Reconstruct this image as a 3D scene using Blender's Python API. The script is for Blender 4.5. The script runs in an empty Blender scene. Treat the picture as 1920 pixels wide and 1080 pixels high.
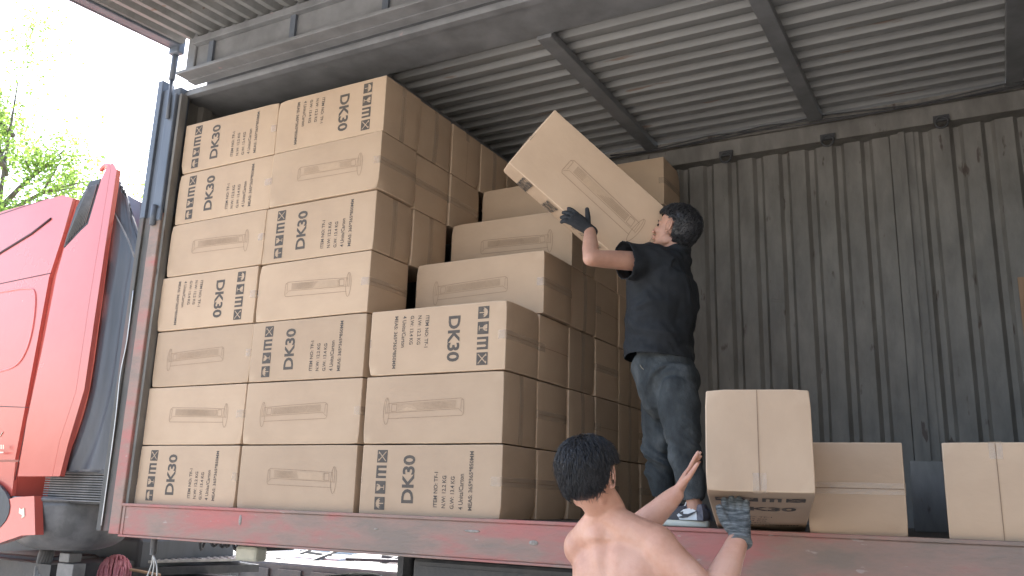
import bpy, bmesh, math, random
from mathutils import Vector, Matrix, noise
R_ = math.radians
random.seed(7)
scene = bpy.context.scene
COL = scene.collection

# ------------------------------------------------------------------ camera, sky, sun, exposure
CAM = Vector((4.8158, -3.7753, 0.0906)); YAW, PITCH, ROLL, FPX = -0.5108, 0.241, 0.0313, 1624.0
fwd = Vector((math.sin(YAW)*math.cos(PITCH), math.cos(YAW)*math.cos(PITCH), math.sin(PITCH)))
r0 = Vector((math.cos(YAW), -math.sin(YAW), 0)); u0 = r0.cross(fwd)
right = r0*math.cos(ROLL)+u0*math.sin(ROLL); upv = -r0*math.sin(ROLL)+u0*math.cos(ROLL)
cd = bpy.data.cameras.new('camera'); cam = bpy.data.objects.new('camera', cd); COL.objects.link(cam)
M = Matrix((right, upv, -fwd)).transposed().to_4x4(); M.translation = CAM; cam.matrix_world = M
cd.sensor_width = 36; cd.lens = 36*FPX/1920; cd.clip_start = 0.05; cd.clip_end = 3000
scene.camera = cam
SUN_AZ, SUN_EL = R_(312), R_(56)      # clockwise from +Y
w = bpy.data.worlds.new('World'); scene.world = w; w.use_nodes = True
nt = w.node_tree; bg = nt.nodes['Background']
sky = nt.nodes.new('ShaderNodeTexSky'); sky.sky_type = 'NISHITA'; sky.sun_disc = False
sky.sun_elevation = SUN_EL; sky.sun_rotation = SUN_AZ; sky.dust_density = 3.0; sky.air_density = 1.0; sky.ozone_density = 0.6
nt.links.new(sky.outputs[0], bg.inputs[0]); bg.inputs[1].default_value = 0.15
sd = bpy.data.lights.new('sun', 'SUN'); sd.energy = 4.0; sd.angle = R_(0.6); sd.color = (1, .94, .86)
sun = bpy.data.objects.new('sun', sd); COL.objects.link(sun)
sdir = Vector((math.sin(SUN_AZ)*math.cos(SUN_EL), math.cos(SUN_AZ)*math.cos(SUN_EL), math.sin(SUN_EL)))
sun.rotation_euler = sdir.to_track_quat('Z', 'Y').to_euler()
vs = scene.view_settings; vs.view_transform = 'Standard'; vs.look = 'None'; vs.gamma = 1; vs.exposure = 2.3

def P(u, v, y=None, x=None, z=None):
    """world point seen at photo pixel (u, v) lying on the plane y=, x= or z="""
    d = fwd+right*((u-960)/FPX)-upv*((v-540)/FPX)
    if y is not None: t = (y-CAM.y)/d.y
    elif x is not None: t = (x-CAM.x)/d.x
    else: t = (z-CAM.z)/d.z
    return CAM+d*t

# ------------------------------------------------------------------ materials
MATS = {}
def mat(name, cols, scale=8.0, rough=0.6, bump=0.0, bscale=60.0, metal=0.0, stretch=(1,1,1), spec=0.5,
        contrast=(0.35, 0.65), sss=0, coat=0, detail=6, speck=None, alpha=1):
    m = bpy.data.materials.new(name); m.use_nodes = True; t = m.node_tree; b = t.nodes['Principled BSDF']
    b.inputs['Roughness'].default_value = rough; b.inputs['Metallic'].default_value = metal
    b.inputs['Specular IOR Level'].default_value = spec
    b.inputs['Alpha'].default_value = alpha
    if coat: b.inputs['Coat Weight'].default_value = coat; b.inputs['Coat Roughness'].default_value = .08
    if sss:
        b.inputs['Subsurface Weight'].default_value = sss; b.inputs['Subsurface Radius'].default_value = (1, .35, .2)
        b.inputs['Subsurface Scale'].default_value = .012
    tc = t.nodes.new('ShaderNodeTexCoord'); mp = t.nodes.new('ShaderNodeMapping'); mp.inputs['Scale'].default_value = stretch
    t.links.new(tc.outputs['Object'], mp.inputs[0])
    if len(cols) == 1: b.inputs['Base Color'].default_value = (*cols[0], 1); last = None
    else:
        n = t.nodes.new('ShaderNodeTexNoise'); n.inputs['Scale'].default_value = scale; n.inputs['Detail'].default_value = detail
        n.inputs['Roughness'].default_value = .6
        t.links.new(mp.outputs[0], n.inputs['Vector'])
        r = t.nodes.new('ShaderNodeValToRGB'); e = r.color_ramp.elements
        lo, hi = contrast
        e[0].position = lo; e[0].color = (*cols[0], 1); e[1].position = hi; e[1].color = (*cols[-1], 1)
        for i, c in enumerate(cols[1:-1]):
            q = e.new(lo+(hi-lo)*(i+1)/(len(cols)-1)); q.color = (*c, 1)
        t.links.new(n.outputs['Fac'], r.inputs[0]); last = r.outputs[0]
        if speck:
            sc, colr, thr = speck
            n3 = t.nodes.new('ShaderNodeTexNoise'); n3.inputs['Scale'].default_value = sc; n3.inputs['Detail'].default_value = 4
            t.links.new(mp.outputs[0], n3.inputs['Vector'])
            mr = t.nodes.new('ShaderNodeMapRange'); mr.inputs[1].default_value = thr; mr.inputs[2].default_value = thr+.05
            t.links.new(n3.outputs['Fac'], mr.inputs[0])
            mx = t.nodes.new('ShaderNodeMix'); mx.data_type = 'RGBA'; mx.inputs[7].default_value = (*colr, 1)
            t.links.new(mr.outputs[0], mx.inputs[0]); t.links.new(last, mx.inputs[6]); last = mx.outputs[2]
        t.links.new(last, b.inputs['Base Color'])
        mr = t.nodes.new('ShaderNodeMapRange'); mr.inputs[3].default_value = max(.02, rough-.1); mr.inputs[4].default_value = min(1, rough+.15)
        t.links.new(n.outputs['Fac'], mr.inputs[0]); t.links.new(mr.outputs[0], b.inputs['Roughness'])
    if bump:
        n2 = t.nodes.new('ShaderNodeTexNoise'); n2.inputs['Scale'].default_value = bscale; n2.inputs['Detail'].default_value = 5
        t.links.new(mp.outputs[0], n2.inputs['Vector'])
        bp = t.nodes.new('ShaderNodeBump'); bp.inputs['Strength'].default_value = bump; bp.inputs['Distance'].default_value = .01
        t.links.new(n2.outputs['Fac'], bp.inputs['Height']); t.links.new(bp.outputs[0], b.inputs['Normal'])
    MATS[name] = m
    return m

CARD = mat('cardboard', [(.45,.320,.214), (.48,.345,.233), (.51,.37,.252)], scale=2.4, rough=.75, bump=.10, bscale=26, contrast=(.3,.7), stretch=(1,1,1.6), spec=.3)
# paler edges: caught light put into the colour, plus worn paper at dents
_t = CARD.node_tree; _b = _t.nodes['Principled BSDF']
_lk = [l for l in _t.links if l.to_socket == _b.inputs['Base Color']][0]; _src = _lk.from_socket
_a = _t.nodes.new('ShaderNodeAttribute'); _a.attribute_name = 'edge_light_wear'
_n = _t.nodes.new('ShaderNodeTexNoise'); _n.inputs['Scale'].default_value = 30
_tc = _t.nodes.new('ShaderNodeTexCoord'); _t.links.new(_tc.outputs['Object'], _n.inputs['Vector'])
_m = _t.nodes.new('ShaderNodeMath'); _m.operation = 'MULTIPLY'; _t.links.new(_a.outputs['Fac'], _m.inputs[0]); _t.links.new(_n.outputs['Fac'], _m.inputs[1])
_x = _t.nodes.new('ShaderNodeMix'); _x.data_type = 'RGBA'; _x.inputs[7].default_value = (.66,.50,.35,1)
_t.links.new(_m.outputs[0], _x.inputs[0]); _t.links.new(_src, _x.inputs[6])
_oi = _t.nodes.new('ShaderNodeObjectInfo'); _mr = _t.nodes.new('ShaderNodeMapRange'); _mr.inputs[3].default_value = .87; _mr.inputs[4].default_value = 1.08
_t.links.new(_oi.outputs['Random'], _mr.inputs[0])
_v = _t.nodes.new('ShaderNodeMix'); _v.data_type = 'RGBA'; _v.blend_type = 'MULTIPLY'; _v.inputs[0].default_value = 1
_t.links.new(_x.outputs[2], _v.inputs[6]); _t.links.new(_mr.outputs[0], _v.inputs[7]); _t.links.new(_v.outputs[2], _b.inputs['Base Color'])

INK = mat('print_ink', [(.07,.058,.047), (.10,.08,.062), (.24,.175,.12)], scale=28, rough=.7, contrast=(.42,.8), detail=8)
LINE = mat('line_ink', [(.30,.20,.125), (.24,.16,.10)], scale=60, rough=.7)
GRILLE = mat('tint_ink', [(.40,.28,.178), (.44,.31,.20)], scale=40, rough=.7)
CREASE = mat('crease', [(.20,.13,.08), (.27,.18,.115)], scale=30, rough=.9)
PAPER = mat('torn_paper', [(.62,.47,.33), (.7,.56,.42)], scale=40, rough=.8)
TAPE = mat('packing_tape', [(.52,.39,.27), (.62,.49,.36)], scale=25, rough=.16, bump=.35, bscale=40, spec=1.0, alpha=.38)
RED = mat('worn_red_paint', [(.22,.165,.13), (.29,.185,.145), (.37,.15,.125), (.43,.14,.12)], scale=1.3, rough=.65, bump=.4, bscale=25, stretch=(1,1,3), contrast=(.40,.68), detail=10, speck=(11,(.36,.28,.24),.68))
GREY = mat('grey_interior_paint', [(.135,.124,.108), (.172,.159,.139), (.21,.195,.172)], scale=4, rough=.6, bump=.5, bscale=9, stretch=(2.2,2.2,.7), speck=(6,(.082,.062,.05),.66))
ROOF = mat('grey_roof_paint', [(.175,.172,.162), (.245,.242,.23)], scale=3, rough=.5, bump=.15, bscale=15, stretch=(.4,3,3), speck=(6,(.17,.12,.09),.66))
BEAM = mat('grey_frame_paint', [(.14,.14,.14), (.205,.205,.205)], scale=5, rough=.5, bump=.1, bscale=30, speck=(7,(.38,.22,.22),.70))
DARKSTEEL = mat('dark_steel', [(.035,.036,.04), (.07,.068,.066)], scale=8, rough=.5, bump=.2, bscale=40)
FLOOR = mat('worn_steel_floor', [(.07,.06,.05), (.13,.11,.09)], scale=7, rough=.6, bump=.3, bscale=30)
BLUEPOST = mat('flare_tinted_post_paint', [(.085,.098,.118), (.12,.135,.158)], scale=5, rough=.45, bump=.1, bscale=20, stretch=(2,2,.5))  # bluish cast of lens flare put into the post colour
CAB = mat('red_cab_paint', [(.50,.095,.07), (.57,.125,.095)], scale=1.1, rough=.22, coat=.7, spec=.5)
CABDK = mat('seam_dark', [(.05,.01,.01)], rough=.6)
RUBBER = mat('black_rubber', [(.03,.032,.036), (.055,.058,.064)], scale=3, rough=.45, bump=.15, bscale=6, stretch=(3,3,.4))
WHITEMETAL = mat('bare_aluminium', [(.55,.55,.55), (.7,.7,.7)], scale=12, rough=.35, metal=.6)
TANKM = mat('grey_tank', [(.10,.098,.095), (.16,.155,.15), (.22,.21,.2)], scale=5, rough=.45, bump=.1)
SKIN = mat('skin', [(.50,.25,.165), (.60,.325,.225), (.66,.385,.28)], scale=7, rough=.5, sss=.12, bump=.12, bscale=160, detail=9, speck=(42,(.34,.16,.10),.755))
SKIN2 = mat('tanned_skin', [(.42,.225,.155), (.5,.275,.19)], scale=14, rough=.5, sss=.15)
HAIR = mat('black_hair', [(.012,.012,.013), (.028,.027,.028)], scale=60, rough=.38, stretch=(1,1,.3))
SHIRT = mat('black_cotton', [(.016,.018,.020), (.024,.026,.029)], scale=20, rough=.85, bump=.3, bscale=250, spec=.25)
JEANS = mat('dark_denim', [(.03,.034,.036), (.05,.056,.058), (.09,.098,.10)], scale=9, rough=.85, bump=.4, bscale=200, stretch=(1,1,.6), spec=.2)
STITCH = mat('pale_stitching', [(.2,.18,.14)], rough=.8)
GLOVEB = mat('black_glove_knit', [(.014,.015,.017), (.024,.025,.027)], scale=60, rough=.8, bump=.4, bscale=300)
GLOVEG = mat('mottled_grey_knit', [(.07,.08,.08), (.18,.195,.19), (.34,.355,.345)], scale=26, rough=.9, bump=.9, bscale=120, stretch=(1,1,5), contrast=(.35,.68))
SHOEDK = mat('dark_plum_leather', [(.03,.024,.026), (.045,.036,.038)], scale=20, rough=.5)
SHOEWH = mat('off_white_leather', [(.62,.62,.6), (.7,.7,.68)], scale=20, rough=.5)
SHOEGR = mat('grey_purple_leather', [(.10,.09,.10), (.15,.135,.15)], scale=20, rough=.5)
SOLE = mat('cream_rubber_sole', [(.66,.62,.5), (.72,.68,.56)], scale=20, rough=.6)
LIP = mat('lip_skin', [(.4,.17,.14), (.44,.2,.16)], scale=20, rough=.45)
DARKEYE = mat('dark_eye', [(.01,.008,.007)], rough=.15)
LEAF = mat('leaf', [(.07,.14,.02), (.12,.21,.035), (.17,.26,.06)], scale=1.2, rough=.55, spec=.3)
_t = LEAF.node_tree; _b = _t.nodes['Principled BSDF']; _tr = _t.nodes.new('ShaderNodeBsdfTranslucent'); _ms = _t.nodes.new('ShaderNodeMixShader'); _ms.inputs[0].default_value = .5
_tr.inputs['Color'].default_value = (.26,.40,.09,1); _o = [n for n in _t.nodes if n.type == 'OUTPUT_MATERIAL'][0]
_t.links.new(_b.outputs[0], _ms.inputs[1]); _t.links.new(_tr.outputs[0], _ms.inputs[2]); _t.links.new(_ms.outputs[0], _o.inputs['Surface'])
BARK = mat('bark', [(.10,.08,.06), (.18,.15,.12)], scale=12, rough=.9, bump=.6, bscale=20)
CONC = mat('concrete_yard', [(.29,.28,.265), (.37,.36,.34)], scale=.6, rough=.9, bump=.2, bscale=8, speck=(2.2,(.19,.18,.17),.62))
MOP = mat('pink_mop_yarn', [(.42,.14,.17), (.55,.24,.26)], scale=30, rough=.95)
LENS = mat('cream_lamp_lens', [(.55,.53,.42), (.62,.6,.48)], scale=20, rough=.3)
PALEWALL = mat('pale_render', [(.6,.6,.58), (.7,.7,.68)], scale=2, rough=.9)
TREAD = mat('galvanised_tread', [(.35,.34,.32), (.55,.53,.5)], scale=14, rough=.45, metal=.3)
WOODM = mat('raw_wood', [(.28,.17,.1), (.36,.23,.14)], scale=10, rough=.8, stretch=(4,4,.5))
CREAMPAINT = mat('cream_decal', [(.75,.66,.5)], rough=.5)

# ------------------------------------------------------------------ mesh helpers
class MB:
    def __init__(s): s.v = []; s.f = []; s.m = []; s.mi = 0; s.sm = []; s.smooth = False
    def add(s, vs, fs, mi=None, smooth=None):
        o = len(s.v); s.v += [Vector(v) for v in vs]
        for f in fs:
            s.f.append([o+i for i in f]); s.m.append(s.mi if mi is None else mi); s.sm.append(s.smooth if smooth is None else smooth)
        return o
    def box(s, a, b, mi=None, mtx=None, bevel=0):
        x0,y0,z0 = [min(p,q) for p,q in zip(a,b)]; x1,y1,z1 = [max(p,q) for p,q in zip(a,b)]
        if bevel:
            bm = bmesh.new(); bmesh.ops.create_cube(bm, size=1)
            for v in bm.verts: v.co = Vector(((x0+x1)/2+v.co.x*(x1-x0), (y0+y1)/2+v.co.y*(y1-y0), (z0+z1)/2+v.co.z*(z1-z0)))
            bmesh.ops.bevel(bm, geom=bm.edges[:], offset=bevel, segments=2, affect='EDGES', profile=.5)
            vs = [v.co.copy() for v in bm.verts]; bm.verts.index_update(); fs = [[v.index for v in f.verts] for f in bm.faces]; bm.free()
        else:
            vs = [Vector(p) for p in ((x0,y0,z0),(x1,y0,z0),(x1,y1,z0),(x0,y1,z0),(x0,y0,z1),(x1,y0,z1),(x1,y1,z1),(x0,y1,z1))]
            fs = [(0,3,2,1),(4,5,6,7),(0,1,5,4),(1,2,6,5),(2,3,7,6),(3,0,4,7)]
        if mtx is not None: vs = [mtx @ v for v in vs]
        s.add(vs, fs, mi, False)
    def beam(s, a, b, w, h, mi=None, up=(0,0,1), bevel=0):
        a = Vector(a); b = Vector(b); d = b-a; L = d.length; d.normalize(); up = Vector(up)
        sx = d.cross(up).normalized(); uz = sx.cross(d)
        m = Matrix((d, sx, uz)).transposed().to_4x4(); m.translation = a
        s.box((0,-w/2,-h/2), (L,w/2,h/2), mi, m, bevel)
    def tube(s, pts, rad, n=10, side=(1,0,0), k=1, mi=None, caps=True, smooth=True):
        pts = [Vector(p) for p in pts]; rad = [(r,r) if not hasattr(r,'__len__') else tuple(r) for r in rad]
        if k > 1 and len(pts) > 2:
            P2=[];R2=[]
            for i in range(len(pts)-1):
                p0=pts[max(i-1,0)];p1=pts[i];p2=pts[i+1];p3=pts[min(i+2,len(pts)-1)]
                for j in range(k):
                    t=j/k; t2=t*t; t3=t2*t
                    P2.append(.5*((2*p1)+(p2-p0)*t+(2*p0-5*p1+4*p2-p3)*t2+(3*p1-p0-3*p2+p3)*t3))
                    q=t*t*(3-2*t)*.5+t*.5
                    R2.append(tuple(rad[i][c]*(1-q)+rad[i+1][c]*q for c in (0,1)))
            P2.append(pts[-1]);R2.append(rad[-1]);pts=P2;rad=R2
        if caps == 'round':
            d0=(pts[0]-pts[1]).normalized(); d1=(pts[-1]-pts[-2]).normalized()
            A=[];AR=[];B=[];BR=[]
            for a in (80,55,28):
                c=math.cos(R_(a)); sn=math.sin(R_(a)); r=rad[0]; A.append(pts[0]+d0*sn*min(r)); AR.append((r[0]*c,r[1]*c))
                r=rad[-1]; B.insert(0,pts[-1]+d1*sn*min(r)); BR.insert(0,(r[0]*c,r[1]*c))
            pts=A+pts+B; rad=AR+rad+BR
        vs=[];side=Vector(side)
        for i,p in enumerate(pts):
            t=(pts[min(i+1,len(pts)-1)]-pts[max(i-1,0)]).normalized()
            sd=side-t*side.dot(t)
            if sd.length<1e-4: sd=Vector((0,1,0))-t*t.y
            sd.normalize(); side=sd; c=t.cross(sd)
            for j in range(n):
                a=2*math.pi*j/n; vs.append(p+sd*math.cos(a)*rad[i][0]+c*math.sin(a)*rad[i][1])
        fs=[]
        for i in range(len(pts)-1):
            for j in range(n):
                j2=(j+1)%n; fs.append((i*n+j,i*n+j2,(i+1)*n+j2,(i+1)*n+j))
        if caps: fs.append(tuple(range(n))[::-1]); fs.append(tuple((len(pts)-1)*n+j for j in range(n)))
        s.add(vs, fs, mi, smooth)
    def ell(s, c, r, n=16, mi=None, mtx=None, smooth=True):
        vs=[];fs=[];h=n//2; c=Vector(c)
        for i in range(h+1):
            th=math.pi*i/h
            for j in range(n):
                ph=2*math.pi*j/n; v=Vector((r[0]*math.sin(th)*math.cos(ph), r[1]*math.sin(th)*math.sin(ph), r[2]*math.cos(th)))
                vs.append(c+(mtx@v if mtx is not None else v))
        for i in range(h):
            for j in range(n): fs.append((i*n+j,(i+1)*n+j,(i+1)*n+(j+1)%n,i*n+(j+1)%n))
        s.add(vs, fs, mi, smooth)
    def prism(s, poly, d, mi=None):
        """poly: 3-D planar outline, extruded by vector d"""
        poly=[Vector(p) for p in poly]; d=Vector(d); n=len(poly)
        vs=poly+[p+d for p in poly]
        fs=[tuple(range(n)), tuple(range(2*n-1,n-1,-1))]+[(i,i+n,(i+1)%n+n,(i+1)%n) for i in range(n)]
        s.add(vs, fs, mi, False)
    def mesh(s, name, mats, fix=True):
        me=bpy.data.meshes.new(name); me.from_pydata([tuple(v) for v in s.v], [], s.f)
        for m in (mats if isinstance(mats,(list,tuple)) else [mats]): me.materials.append(m)
        me.polygons.foreach_set('material_index', s.m); me.polygons.foreach_set('use_smooth', s.sm)
        if fix:
            bm=bmesh.new(); bm.from_mesh(me); bmesh.ops.recalc_face_normals(bm, faces=bm.faces[:]); bm.to_mesh(me); bm.free()
        me.update(); return me
    def build(s, name, mats, parent=None, fix=True):
        o=bpy.data.objects.new(name, s.mesh(name, mats, fix)); COL.objects.link(o)
        if parent is not None:
            o.parent=parent; off=absloc(parent)
            if off.length>0: o.data.transform(Matrix.Translation(-off))
        return o
def absloc(o):
    v=Vector((0,0,0))
    while o is not None: v+=Vector(o.location); o=o.parent
    return v
def tag(o, label=None, cat=None, group=None, kind=None):
    if label: o['label']=label
    if cat: o['category']=cat
    if group: o['group']=group
    if kind: o['kind']=kind
    return o
def empty(name, loc, label, cat, group=None):
    o=bpy.data.objects.new(name, None); COL.objects.link(o); o.location=loc; o.empty_display_size=.1
    return tag(o, label, cat, group)
def spline(pts, k=6):
    pts=[Vector(p) for p in pts]; out=[]
    for i in range(len(pts)-1):
        p0=pts[max(i-1,0)];p1=pts[i];p2=pts[i+1];p3=pts[min(i+2,len(pts)-1)]
        for j in range(k):
            t=j/k; out.append(.5*((2*p1)+(p2-p0)*t+(2*p0-5*p1+4*p2-p3)*t*t+(3*p1-p0-3*p2+p3)*t**3))
    out.append(pts[-1]); return out

# ------------------------------------------------------------------ ground
g=MB(); g.add([(-400,-300,-1.3),(400,-300,-1.3),(400,600,-1.3),(-400,600,-1.3)], [(0,1,2,3)])
tag(g.build('ground', CONC), kind='structure', label=None)

# ------------------------------------------------------------------ trailer
L0, L1, WID = -.14, 8.6, 2.42
SX = 5.5   # the open part of the side ends here
trailer = empty('cargo_trailer', (0,1.2,-1.3), 'open-sided grey and red cargo trailer body with raised side wing and corrugated walls', 'trailer')
def corr(axis_a, a0, a1, b0, b1, pitch, depth, fn, flat=.32, slope=.18, nb=1):
    """trapezoid corrugation along a, straight along b ; fn(a,b,h)->Vector"""
    pts=[]; a=a0
    prof=[(0,0),(flat,0),(flat+slope,1),(1-slope,1)]
    while a<a1:
        for t,h in prof:
            if a+t*pitch<=a1: pts.append((a+t*pitch,h*depth))
        a+=pitch
    pts.append((a1,pts[-1][1]))
    vs=[];fs=[]
    for (x,h) in pts:
        for j in range(nb+1): vs.append(fn(x, b0+(b1-b0)*j/nb, h))
    for i in range(len(pts)-1):
        for j in range(nb): k=i*(nb+1)+j; fs.append((k,k+1,k+nb+2,k+nb+1))
    return vs,fs
b=MB(); b.box((L0,.0,-.03),(L1,WID,0)); b.build('floor', FLOOR, trailer)
# bottom side rail with lips, plate joints
b=MB(); b.box((-.0,-.062,-.184),(L1,-.002,-.012), bevel=.006); b.box((-.0,-.07,-.012),(L1,.0,.004), bevel=.003); b.box((0,-.072,-.196),(L1,.05,-.184), bevel=.003)
b.box((.02,-.066,-.184),(.032,-.0625,-.012)); 
rail=b.build('side_rail', RED, trailer)
SCUFF=mat('weld_scuff', [(.2,.17,.14),(.33,.29,.25)], scale=80, rough=.6)
for (u,v,wd,h) in ((885,996,.09,.012),(1000,1018,.05,.02),(1070,1017,.03,.015),(450,975,.025,.05),(705,992,.03,.008)):
    p=P(u,v,y=-.064); b=MB()
    b.ell((p.x,-.0625,p.z),(wd/2,.003,h*.6),10); b.build('rail_dent', SCUFF, trailer)
# far side (back) wall: vertical pleats
b=MB()
vs,fs=corr('x', L0, L1, 0, 2.68, .19, .032, lambda a,z,h: Vector((a, WID+h+.006*noise.noise(Vector((a*2.1,z*1.7,4)))+.004*noise.noise(Vector((a*7,z*5,1))), z)), flat=.56, slope=.13, nb=24); b.add(vs,fs)
back=b.build('back_wall', GREY, trailer)
b=MB()
for x in (2.32,4.42,6.5):
    b.box((x-.075,WID-.012,0),(x+.075,WID+.02,2.68)); b.box((x-.02,WID-.04,0),(x+.02,WID-.012,2.68)); 
b.box((L0,WID-.03,0),(L1,WID-.001,.12))
b.build('wall_post', GREY, trailer)
b=MB(); b.box((L0,WID-.10,2.66),(L1,WID+.09,2.84)); b.box((L0,WID-.13,2.79),(L1,WID-.10,2.84)); b.build('top_side_beam', GREY, trailer)
for x in (3.22,3.95,4.68,5.4,2.5):
    b=MB(); b.box((x-.05,WID-.125,2.66),(x+.05,WID-.1,2.70)); 
    ring=[(x+.04*math.cos(a),WID-.13,2.645+.04*math.sin(a)) for a in [i*math.pi/8 for i in range(17)]]
    b.tube(ring,[.008]*17,6); b.build('tie_ring', DARKSTEEL, trailer)
# tie-down recess on wall
p=P(1455,553,y=WID-.003)
b=MB(); b.box((p.x-.045,WID-.006,p.z-.05),(p.x+.045,WID,p.z+.05)); b.box((p.x-.028,WID-.014,p.z-.035),(p.x+.028,WID-.006,p.z+.03)); b.build('lashing_plate', GREY, trailer)
b=MB(); b.box((5.02,WID-.03,1.02),(5.12,WID-.004,1.56)); b.build('wood_batten', WOODM, trailer)
# roof inner skin
b=MB()
vs,fs=corr('y', .40, WID, L0, L1, .145, .036, lambda a,x,h: Vector((x, a, 2.86+h)), flat=.36, slope=.16, nb=1); b.add(vs,fs)
b.build('roof', ROOF, trailer)
for x in (.16,1.40,2.64,3.88,5.12,6.36,7.6):
    b=MB(); b.box((x-.05,.405,2.805),(x+.05,WID-.13,2.858), bevel=.006); b.build('roof_bow', BEAM, trailer)
b=MB(); b.box((L0,.02,2.825),(L1,.40,2.858)); b.box((L0,.0,2.80),(L1,.02,2.828)); b.box((L0,.02,2.80),(L1,.05,2.81)); b.build('roof_edge_plate', BEAM, trailer)
b=MB(); b.box((.17,.03,2.858),(L1,.07,3.15)); b.build('dark_gap_strip', DARKSTEEL, trailer)  # dark strip closing the sky gap, standing in for the shade there
# wiring hanging under the back edge of the roof
b=MB()
for q in range(3):
    pts=[]
    for i in range(60):
        x=2.3+i*.1; s=abs(math.sin((x+.4*q)*1.6)); pts.append((x, WID-.16-.02*q, 2.835-.05*s-.012*q))
    b.tube(pts,[.005]*60,5)
b.build('wiring', DARKSTEEL, trailer)
# front bulkhead and end wall
b=MB(); vs,fs=corr('y', .02, WID, 0, 2.86, .2, .03, lambda a,z,h: Vector((-.06-h, a, z)), flat=.4, slope=.12); b.add(vs,fs); b.box((-.13,.0,-.1),(-.095,WID,2.86)); b.build('front_wall', GREY, trailer)
b=MB(); b.box((L1,0,0),(L1+.05,WID,2.86)); b.build('rear_wall', GREY, trailer)
b=MB(); vs,fs=corr('x', SX+.1, L1, 0, 2.8, .19, .028, lambda a,z,h: Vector((a, -.05+h, z)), flat=.70, slope=.06); b.add(vs,fs); b.box((SX,-.06,0),(SX+.1,.03,2.8)); b.build('shading_side_wall', RED, trailer)  # unseen closed part of the side, put in to darken the interior
# corner post
b=MB(); b.box((-.215,-.07,1.9),(-.165,.03,2.93), bevel=.004); b.box((-.167,-.05,1.9),(-.10,.05,2.86), bevel=.006); b.build('post_cover', BLUEPOST, trailer)
b=MB(); b.box((-.215,-.07,-.17),(-.17,.03,1.9), bevel=.004); b.box((-.172,-.055,-.17),(-.10,.05,1.9), bevel=.006); b.build('post_seal', mat('grimy_seal',[(.06,.058,.052),(.10,.092,.08),(.15,.10,.09)],scale=4,rough=.7,stretch=(3,3,.6)), trailer)
b=MB(); b.box((-.003,-.045,0),(.022,.012,2.8), bevel=.003); b.build('door_reveal', GREY, trailer)
b=MB(); b.box((-.10,-.04,1.92),(-.004,.05,2.86), bevel=.01); b.build('post_head', BLUEPOST, trailer)
b=MB(); b.box((-.10,-.066,-.184),(-.004,.0,1.92), bevel=.006)

b.build('corner_post', [RED], trailer)
b=MB(); b.box((-.098,-.068,1.94),(-.01,-.035,2.80), bevel=.008); b.box((-.1,-.075,1.86),(-.0,-.05,1.95),bevel=.01); b.tube([(-.06,-.08,1.83),(-.06,-.08,1.97)],[.022,.022],10); b.build('post_upper_sleeve', BLUEPOST, trailer)
b=MB()
pts=spline([P(250,545,y=-.075),P(238,640,y=-.075),P(226,700,y=-.075),P(215,800,y=-.075),P(190,985,y=-.075)],6)
b.tube(pts,[.0035]*len(pts),6); b.build('edge_trim', WHITEMETAL, trailer)
b=MB(); b.prism([(0,.0,.0),(.07,.0,.0),(.05,.0,.1),(.0,.0,.13)],(0,.03,0)); b.build('gusset', mat('dusty_gusset',[(.35,.3,.25),(.42,.36,.3)],rough=.8), trailer)
# raised wing: header band + corrugated outer panel
wg=MB(); wg.box((.17,-.085,2.86),(L1,-.065,3.27)); wg.box((.13,-.20,2.845),(L1,-.065,2.868), bevel=.003); wg.box((.13,-.10,2.84),(L1,-.03,2.8455))
wg.box((.17,-.13,3.10),(L1,-.085,3.15), bevel=.003)
wg.box((.09,-.10,2.87),(.175,-.04,3.25), bevel=.008)
header=wg.build('wing_header', BEAM, trailer)
for i in range(12):
    x=.33+i*.745; b=MB(); b.box((x-.022,-.105,2.869),(x+.022,-.0855,3.10)); b.build('header_stud', BLUEPOST, trailer)
b=MB()
def wingp(a,yy,h): return Vector((a,yy,3.17+h-(-.08-yy)*.07))
vs,fs=corr('x', -.02, L1, -2.2, -.08, .115, .035, wingp, flat=.30, slope=.22); b.add(vs,fs)
b.build('wing_panel', ROOF, trailer)
b=MB(); b.beam((-.06,-.06,3.19),(-.06,-2.2,3.042),.10,.07, bevel=.008); b.beam((.0,-2.2,3.02),(L1,-2.2,3.02),.06,.08); b.beam((-.10,-.1,3.2),(-.10,-2.2,3.05),.015,.1)
b.build('wing_edge_beam', BLUEPOST, trailer)
b=MB(); b.tube([P(314,222,y=-.08),P(322,150,y=-.07)],[.014,.014],10); b.tube([P(322,150,y=-.07),P(331,92,y=-.06)],[.022,.024],10); b.box(tuple(P(333,95,y=-.07)-Vector((.06,.03,.03))),tuple(P(333,85,y=-.07)+Vector((.05,.03,.06))), bevel=.01)
b.build('lift_strut', BLUEPOST, trailer)
# chassis under the floor
b=MB()
for yy in (.75,1.65): b.box((.0,yy-.06,-.13),(L1,yy+.06,-.03))
for i in range(14): x=.3+i*.6; b.box((x-.03,.02,-.14),(x+.03,WID,-.05))
b.build('chassis', DARKSTEEL, trailer)
b=MB(); b.box((1.68,.62,-1.2),(1.80,.74,-.2), bevel=.008); b.box((1.60,.55,-1.3),(1.88,.82,-1.2), bevel=.01); b.box((1.72,.5,-.9),(1.76,.62,-.2)); b.build('landing_leg', DARKSTEEL, trailer)
# marker lamp under the rail
q0=P(474,1016,y=.5); b=MB(); b.box((q0.x-.07,.50,-.27),(q0.x+.09,.80,-.15), bevel=.01); lampb=b.build('marker_lamp', DARKSTEEL, trailer)
b=MB(); q1=P(450,1022,y=.48); q2=P(488,1054,y=.48); b.box((q1.x,.44,q2.z),(q2.x,.54,q1.z), bevel=.02); b.build('lens', LENS, lampb)
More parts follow.
